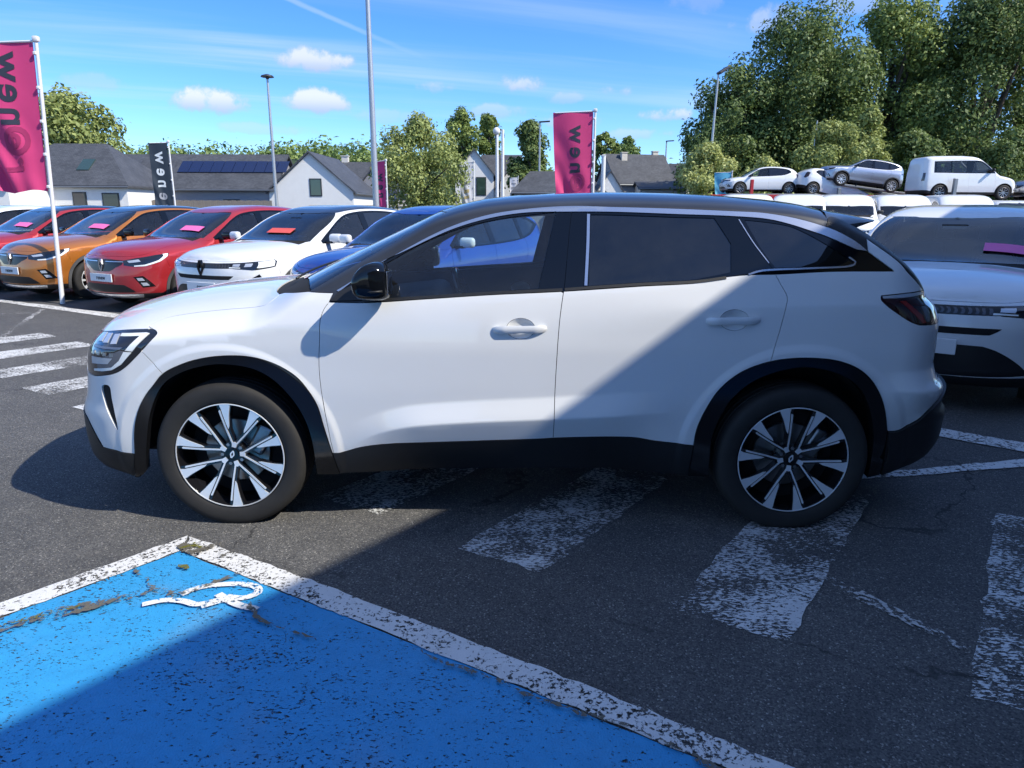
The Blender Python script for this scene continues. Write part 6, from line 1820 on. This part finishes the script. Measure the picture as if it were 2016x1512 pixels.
SYMBIOZ['side'] = CAPTUR['side']
HATCH = dict(CAPTUR, front_kind='captur', h=.07, hl=.045, R=.31, arch_r=(.37, .345), nose=(-.72, .72), tail=(3.22, .95), bx=-.30, zfront=.18, zrear=.25,
    top=[(-.72, .72), (-.6, .80), (-.35, .86), (-.1, .905), (.12, .94), (.2, .965), (.5, 1.12), (.8, 1.27), (1.0, 1.35), (1.3, 1.425), (1.7, 1.455), (2.1, 1.445), (2.5, 1.40), (2.75, 1.34), (2.95, 1.22), (3.15, 1.05), (3.22, .95)],
    front=[(.1, -.55), (.18, -.7), (.3, -.78), (.5, -.79), (.65, -.765), (.72, -.72)], rear=[(.1, 3.0), (.2, 3.12), (.4, 3.26), (.7, 3.27), (.85, 3.25), (.95, 3.22)],
    bottom=[(-.8, .18), (.4, .19), (2.2, .19), (3.27, .25)], side=[(.1, .74), (.2, .80), (.3, .835), (.5, .862), (.65, .867), (.8, .86), (.9, .85), (1.5, .81)],
    crease=[(-.9, .74), (1, .80), (3.3, .86)], belt=[(-.9, .9), (.3, .90), (1.0, .915), (2.0, .965), (2.6, 1.05), (3.3, 1.07)], arches=[(0, .31, .44, .40, .01), (2.58, .31, .44, .40, .012)],
    hood=[(-.40, .70), (-.2, .68), (.0, .67), (.1, .64)], cowl=[(.1, .64), (.08, .4), (.07, .15)], ws_base=[(.24, .70), (.18, .55), (.14, .3), (.12, .1)], ws_top=[(1.02, .54), (.98, .35), (.96, .12)],
    drip=[(1.25, 1.36), (1.6, 1.40), (2.0, 1.395), (2.4, 1.35), (2.65, 1.30)], band_up=[(.40, .95), (.65, 1.10), (.95, 1.26), (1.2, 1.335), (1.5, 1.37), (1.9, 1.37), (2.3, 1.33), (2.55, 1.27), (2.66, 1.2)],
    band_lo=[(.40, .905), (1.0, .92), (1.8, .955), (2.3, 1.0), (2.66, 1.12)], panes=[[(.58, .93), (.66, 1.08), (.97, 1.245), (1.22, 1.31), (1.45, 1.335), (1.45, .945)], [(1.53, .955), (1.53, 1.345), (1.9, 1.345), (2.25, 1.31), (2.45, 1.26), (2.5, 1.10), (2.2, 1.0)]],
    door=[[(.40, .905), (.40, .6), (.45, .26)], [(1.50, .94), (1.48, .26)], [(2.35, 1.01), (2.36, .85), (2.2, .60), (2.12, .26)]], sill=.26, rear_black=.38, tail_lamp=[(2.93, 1.05), (3.05, 1.08), (.62, 1.0), (.62, .78), (3.1, .74), (2.98, .85)],
    mirror=(.55, .99), cab_dx=-.1, cab_dz=-.14, arch_mat='well_black', rim='steel')
VAN_SMALL = dict(HATCH, R=.31, nose=(-.68, .74), tail=(3.38, 1.50),
    top=[(-.68, .74), (-.55, .86), (-.3, .95), (-.05, 1.01), (.15, 1.05), (.25, 1.10), (.55, 1.33), (.85, 1.56), (1.0, 1.66), (1.15, 1.73), (1.4, 1.775), (2.0, 1.80), (2.8, 1.79), (3.2, 1.76), (3.33, 1.68), (3.38, 1.50)],
    front=[(.1, -.55), (.2, -.68), (.35, -.73), (.5, -.74), (.65, -.72), (.74, -.68)], rear=[(.1, 3.2), (.3, 3.38), (.5, 3.42), (.8, 3.42), (1.2, 3.40), (1.5, 3.38)],
    bottom=[(-.8, .2), (.4, .22), (2.2, .22), (3.42, .26)], side=[(.1, .78), (.25, .83), (.4, .85), (.6, .862), (.8, .862), (1.0, .855), (1.8, .83)],
    crease=[(-.9, .80), (1, .9), (3.4, .95)], belt=[(-.9, 1.1), (.3, 1.08), (3.4, 1.10)], lean=.05, lean2=.13, arches=[(0, .31, .44, .40, .01), (2.69, .31, .44, .40, .012)], rn=2.5, rm=5, ar=.3,
    hood=[(-.40, .70), (-.2, .70), (.05, .70), (.13, .66)], cowl=[(.13, .66), (.11, .4), (.10, .15)], ws_base=[(.30, .72), (.24, .55), (.20, .3), (.19, .1)], ws_top=[(1.10, .64), (1.06, .35), (1.04, .12)],
    drip=[(1.35, 1.70), (2.0, 1.725), (2.8, 1.71), (3.2, 1.66)], band_up=[(.45, 1.12), (.70, 1.35), (.95, 1.53), (1.10, 1.58), (1.5, 1.59), (3.0, 1.56)], band_lo=[(.45, 1.08), (1.5, 1.085), (3.0, 1.10)],
    panes=[[(.58, 1.11), (.80, 1.36), (1.02, 1.52), (1.35, 1.54), (1.40, 1.12)], [(1.66, 1.12), (1.66, 1.55), (2.25, 1.55), (2.25, 1.12)], [(2.32, 1.13), (2.32, 1.545), (2.88, 1.52), (2.90, 1.13)]],
    door=[[(.42, 1.08), (.40, .6), (.45, .28)], [(1.52, 1.08), (1.50, .28)], [(2.38, 1.09), (2.34, .75), (2.15, .60), (2.1, .28)]], sill=.32, rear_black=.40, tail_lamp=[(3.30, 1.10), (3.36, 1.10), (3.39, .78), (3.32, .78)], mirror=(.62, 1.20), cab_dx=-.05, cab_dz=.10, clear=3,
    top_m=[(-.9, 2.7), (.2, 3), (.6, 5), (3.4, 6)], top_round=[(-.9, .16), (0, .15), (.3, .14), (.8, .12), (1.4, .09), (3.4, .12)])
VAN_LARGE = dict(VAN_SMALL, front_kind='captur', R=.34, arch_r=(.42, .39), nose=(-.85, .95), tail=(4.0, 1.75), yw=.94,
    top=[(-.85, .95), (-.7, 1.08), (-.45, 1.17), (-.2, 1.23), (-.1, 1.28), (.2, 1.55), (.42, 1.75), (.55, 1.85), (.72, 1.925), (1.1, 1.965), (2.0, 1.98), (3.6, 1.97), (3.9, 1.94), (3.97, 1.87), (4.0, 1.75)],
    front=[(.1, -.7), (.25, -.86), (.4, -.92), (.6, -.93), (.8, -.91), (.95, -.85)], rear=[(.1, 3.9), (.3, 4.02), (1.0, 4.04), (1.5, 4.02), (1.75, 4.0)], bottom=[(-.9, .24), (4.03, .28)],
    side=[(.1, .84), (.25, .90), (.5, .93), (.8, .94), (1.1, .935), (2.0, .92)], belt=[(-.9, 1.2), (4, 1.25)], crease=[(-.9, 1.0), (4, 1.05)], lean=.04, lean2=.10, arches=[(0, .34, .47, .44, .008), (3.1, .34, .47, .44, .008)],
    plan=[(-.9, 0), (4, 0)], crease_soft=[(-.9, .02), (4, .02)], hood=[(-.5, .78), (-.4, .78), (-.3, .78), (-.26, .74)], cowl=[(-.26, .74), (-.28, .4), (-.29, .15)], ws_base=[(-.02, .80), (-.08, .6), (-.13, .3), (-.15, .1)], ws_top=[(.27, .80), (.22, .4), (.20, .12)],
    drip=[(.9, 1.88), (2, 1.90), (3.8, 1.88)], band_up=[(.15, 1.30), (.45, 1.58), (.65, 1.68), (1.2, 1.70), (1.25, 1.28)], band_lo=[(.15, 1.24), (1.25, 1.25)], panes=[[(.30, 1.28), (.50, 1.55), (.68, 1.64), (1.15, 1.66), (1.15, 1.28)]],
    door=[[(.12, 1.24), (.12, .6), (.40, .30)], [(1.28, 1.25), (1.28, .30)]], sill=.34, rear_black=.42, tail_lamp=[(3.9, 1.15), (3.99, 1.15), (4.0, .75), (3.92, .75)], mirror=(.30, 1.36), cab_dx=-.45, cab_dz=.28, emblem=(.85, .10, 'chrome'), clear=1,
    top_m=[(-.9, 3), (-.1, 3.4), (.4, 5), (4, 6)], top_round=[(-.9, .18), (0, .14), (.5, .14), (1.2, .13), (4, .14)])
TYPES = {}
def get_type(kind):
    if kind not in TYPES:
        TYPES[kind] = make_type(kind, dict(captur=CAPTUR, symbioz=SYMBIOZ, hatch=HATCH, small_van=VAN_SMALL, large_van=VAN_LARGE)[kind])
        TYPES[kind]['_used'] = False
    return TYPES[kind]
def place_car(kind, name, label, cat, group, xy, deg, paint_name, roof_name=None, z=0.0, pitch=0.0, mirror_mat=None):
    """first use takes the prototype itself, later ones copy it"""
    proto = get_type(kind)
    if not proto['_used']: o = proto; proto['_used'] = True
    else: o = copy_tree(proto)
    if o is not proto and '_used' in o: del o['_used']
    o.name = name; o.location = (xy[0], xy[1], z); o.rotation_euler = (0, pitch, rad(deg))
    tag(o, label, cat, group)
    def paint_it(q):
        if q.type == 'MESH':
            m = None
            if q.data.name in PAINTED: m = paint_name
            if q.data.name in ROOFED: m = roof_name or paint_name
            if mirror_mat and q.name.startswith('mirror') and 'base' not in q.name: m = mirror_mat
            if m:
                q.material_slots[0].link = 'OBJECT'; q.material_slots[0].material = MATS[m]
        for ch in q.children: paint_it(ch)
    paint_it(o)
    return o
def end_cars():
    for o in TYPES.values():
        if '_used' in o: del o['_used']
build_white_suv()
ROW = 'cars parked in the row behind'
def row_car(kind, front, deg, *a, **k):
    off = .85 if kind == 'captur' else .87
    xy = (front[0] + off * math.cos(rad(deg)), front[1] + off * math.sin(rad(deg)))
    return place_car(kind, 'parked_car', a[0], 'car', ROW, xy, deg, *a[1:], **k)
row_car('captur', (-4.79, 6.25), 61.5, 'all-red small SUV with red roof in the row, between the orange and white cars', 'red_paint')
row_car('captur', (-6.98, 7.41), 61.5, 'orange small SUV with dark roof behind the big pink flag pole', 'orange_paint', 'black_paint')
row_car('captur', (-9.12, 8.55), 61.5, 'red small SUV with dark roof, left of the orange car at the photo edge', 'red_paint', 'black_paint')
row_car('captur', (-11.25, 9.70), 61.5, 'white small SUV farthest left in the row, mostly hidden', 'white_paint_far', mirror_mat='silver_mirror')
row_car('captur', (-13.4, 10.85), 61.5, 'dark SUV glimpsed at the far left end of the row', 'black_paint', 'black_paint')
row_car('captur', (-.86, 3.96), 61.5, 'bright blue small SUV seen behind and through the front white car', 'blue_paint', mirror_mat='silver_mirror')
row_car('symbioz', (-2.78, 5.07), 63.5, 'white SUV in the row with a thin slotted grille, beside the red car', 'white_paint_far', 'black_paint', mirror_mat='silver_mirror')
place_car('symbioz', 'parked_car', 'white SUV facing the camera at the right edge, mostly in shade', 'car', None, (4.93, 2.0), 54.5, 'white_paint_far', mirror_mat='white_paint_far')

# ------------------------------------------------------------------ vans and car transporters in the background
VG = 'white vans lined up at the back'
for k, (xy_, deg, kind, lb) in enumerate([((9.9, 22.9), 78, 'large_van', 'white van of the back row seen over the roof of the front car'), ((11.75, 22.9), 70, 'large_van', 'second white van of the back row, above the rear spoiler'), ((13.68, 22.95), 76, 'large_van', 'third white van of the back row, right of the spoiler'),
                                          ((15.82, 23.0), 76, 'large_van', 'fourth white van of the back row, above the right white car'), ((18.18, 23.0), 76, 'large_van', 'fifth white van of the back row, below the small van'), ((20.6, 23.2), 76, 'small_van', 'low white van at the right edge of the back row')]):
    vo = place_car(kind, 'delivery_van', lb, 'van', VG, xy_, deg, 'white_paint_far', mirror_mat='black_plastic'); vo.scale = (1.09, 1.06, 1.10)
CG = 'vehicles carried on the transporters'
place_car('hatch', 'carried_car', 'white hatchback on the left transporter, tail to the right', 'car', CG, (13.0, 35.3), 0, 'white_paint_far', z=2.38, pitch=rad(0))
place_car('hatch', 'carried_car', 'white hatchback tilted nose-down on the ramp', 'car', CG, (19.0, 34.6), 180, 'white_paint_far', z=1.75, pitch=rad(-14))
place_car('captur', 'carried_car', 'silver SUV tilted nose-up on the transporter ramp', 'car', CG, (17.85, 34.4), 0, 'silver_paint', z=2.82, pitch=rad(7.5))
place_car('small_van', 'carried_van', 'white passenger van on the right transporter', 'van', CG, (23.6, 30.4), 180, 'white_paint_far', z=2.05)
place_car('captur', 'carried_car', 'silver car half out of frame on the right transporter', 'car', CG, (25.6, 30.4), 0, 'silver_paint', z=2.0)
end_cars()
def transporter(name_label, pos, length, deck, ramps, posts):
    root = thing('car_transporter', name_label, 'truck', (pos[0], pos[1], 0))
    for y in (-1.15, 1.15):
        bm = bmesh.new(); add_box(bm, (length / 2, y, deck - .16), (length, .12, .26), None, .02); bm_obj('side_beam', bm, 'truck_red', root)
        bm = bmesh.new(); add_box(bm, (length / 2, y, deck - .34), (length, .10, .08), None, .01); bm_obj('rub_rail', bm, 'pole_white', root)
    for (x0, z0, x1, z1) in ramps:
        for y in (-.8, .8):
            bm = bmesh.new(); d = Vector((x1 - x0, 0, z1 - z0)); add_box(bm, (0, 0, 0), (d.length, .5, .09), (0, -math.atan2(d.z, d.x), 0), .01)
            bmesh.ops.translate(bm, vec=((x0 + x1) / 2, y, (z0 + z1) / 2), verts=bm.verts); bm_obj('ramp', bm, 'truck_grey', root)
    for x, h, m in posts:
        for y in (-1.15, 1.15):
            bm = bmesh.new(); add_box(bm, (x, y, h / 2), (.16, .16, h), None, .02); bm_obj('post', bm, m, root)
    bm = bmesh.new(); add_box(bm, (length / 2, 0, .85), (length, 2.1, .3), None, .04); bm_obj('chassis', bm, 'truck_grey', root)
    for x in (length * .3, length * .4, length * .8):
        for y in (-1.0, 1.0):
            V, F = lathe([(.2, 0), (.48, .0), (.50, .04), (.50, .26), (.2, .28)], 24); o = mesh_obj('wheel', V, [f[::-1] for f in F], 'rubber', root, True); o.location = (x, y - .14, .5)
transporter('red and grey car transporter carrying the two white hatchbacks and the silver SUV', (11.2, 34.6), 11.5, 2.38, [(1.0, 2.36, 5.3, 2.36), (5.4, 2.40, 8.9, 1.62), (6.9, 2.86, 11.2, 2.30)], [(.2, 2.3, 'truck_grey'), (2.1, 3.1, 'truck_red'), (6.6, 2.7, 'truck_grey'), (11.0, 2.3, 'truck_red')])
transporter('red car transporter at the right edge carrying the white passenger van', (19.6, 30.4), 10.0, 2.03, [(.6, 2.0, 5.4, 2.0), (5.6, 1.98, 9.8, 1.98)], [(.2, 2.0, 'truck_red'), (1.6, 3.0, 'truck_grey'), (5.3, 3.0, 'truck_grey'), (9.8, 2.0, 'truck_red')])
# cards on the windscreens
for front_xy, deg, y0, m, lb in (((-4.79, 6.25), 61.5, -.28, 'card_pink', 'pink card lying on the windscreen of the all-red car'), ((-6.98, 7.41), 61.5, -.28, 'card_pink', 'pink card lying on the windscreen of the orange car'), ((-9.12, 8.55), 61.5, -.28, 'card_pink', 'pink card lying on the windscreen of the dark-roofed red car'),
                                 ((-2.78, 5.07), 63.5, -.05, 'card_red', 'red card lying on the windscreen of the white car in the row'), ((4.425, 1.292), 54.5, -.50, 'card_pink', 'pink card lying on the windscreen of the right white car')):
    kind = SYMBIOZ if m == 'card_red' or front_xy[0] > 0 else CAPTUR
    Bc = Body(kind); V = []; sgn = -1 if y0 < 0 else 1
    Sx = Shell(Bc)
    for y in np.linspace(y0 - .23, y0 + .23, 7):
        for x in (.475, .535, .60 + .0):
            xx = x + .01
            z = Sx.T(xx, max(abs(y), .002))[1]; V.append((xx - .006, y, z + .010))
    Fc = [(j * 3 + i, j * 3 + i + 1, (j + 1) * 3 + i + 1, (j + 1) * 3 + i) for j in range(6) for i in range(2)]
    V2 = V + [(v[0], v[1], v[2] - .002) for v in V]; n = len(V)
    Fc = [f[::-1] for f in Fc] + [tuple(i + n for i in f) for f in Fc]
    o = mesh_obj('price_card', V2, Fc, m, None)
    c, s = math.cos(rad(deg)), math.sin(rad(deg)); off = .85 if kind is CAPTUR else .87
    o.location = (front_xy[0] + off * c, front_xy[1] + off * s, 0); o.rotation_euler = (0, 0, rad(deg)); tag(o, lb, 'card', 'cards on windscreens')
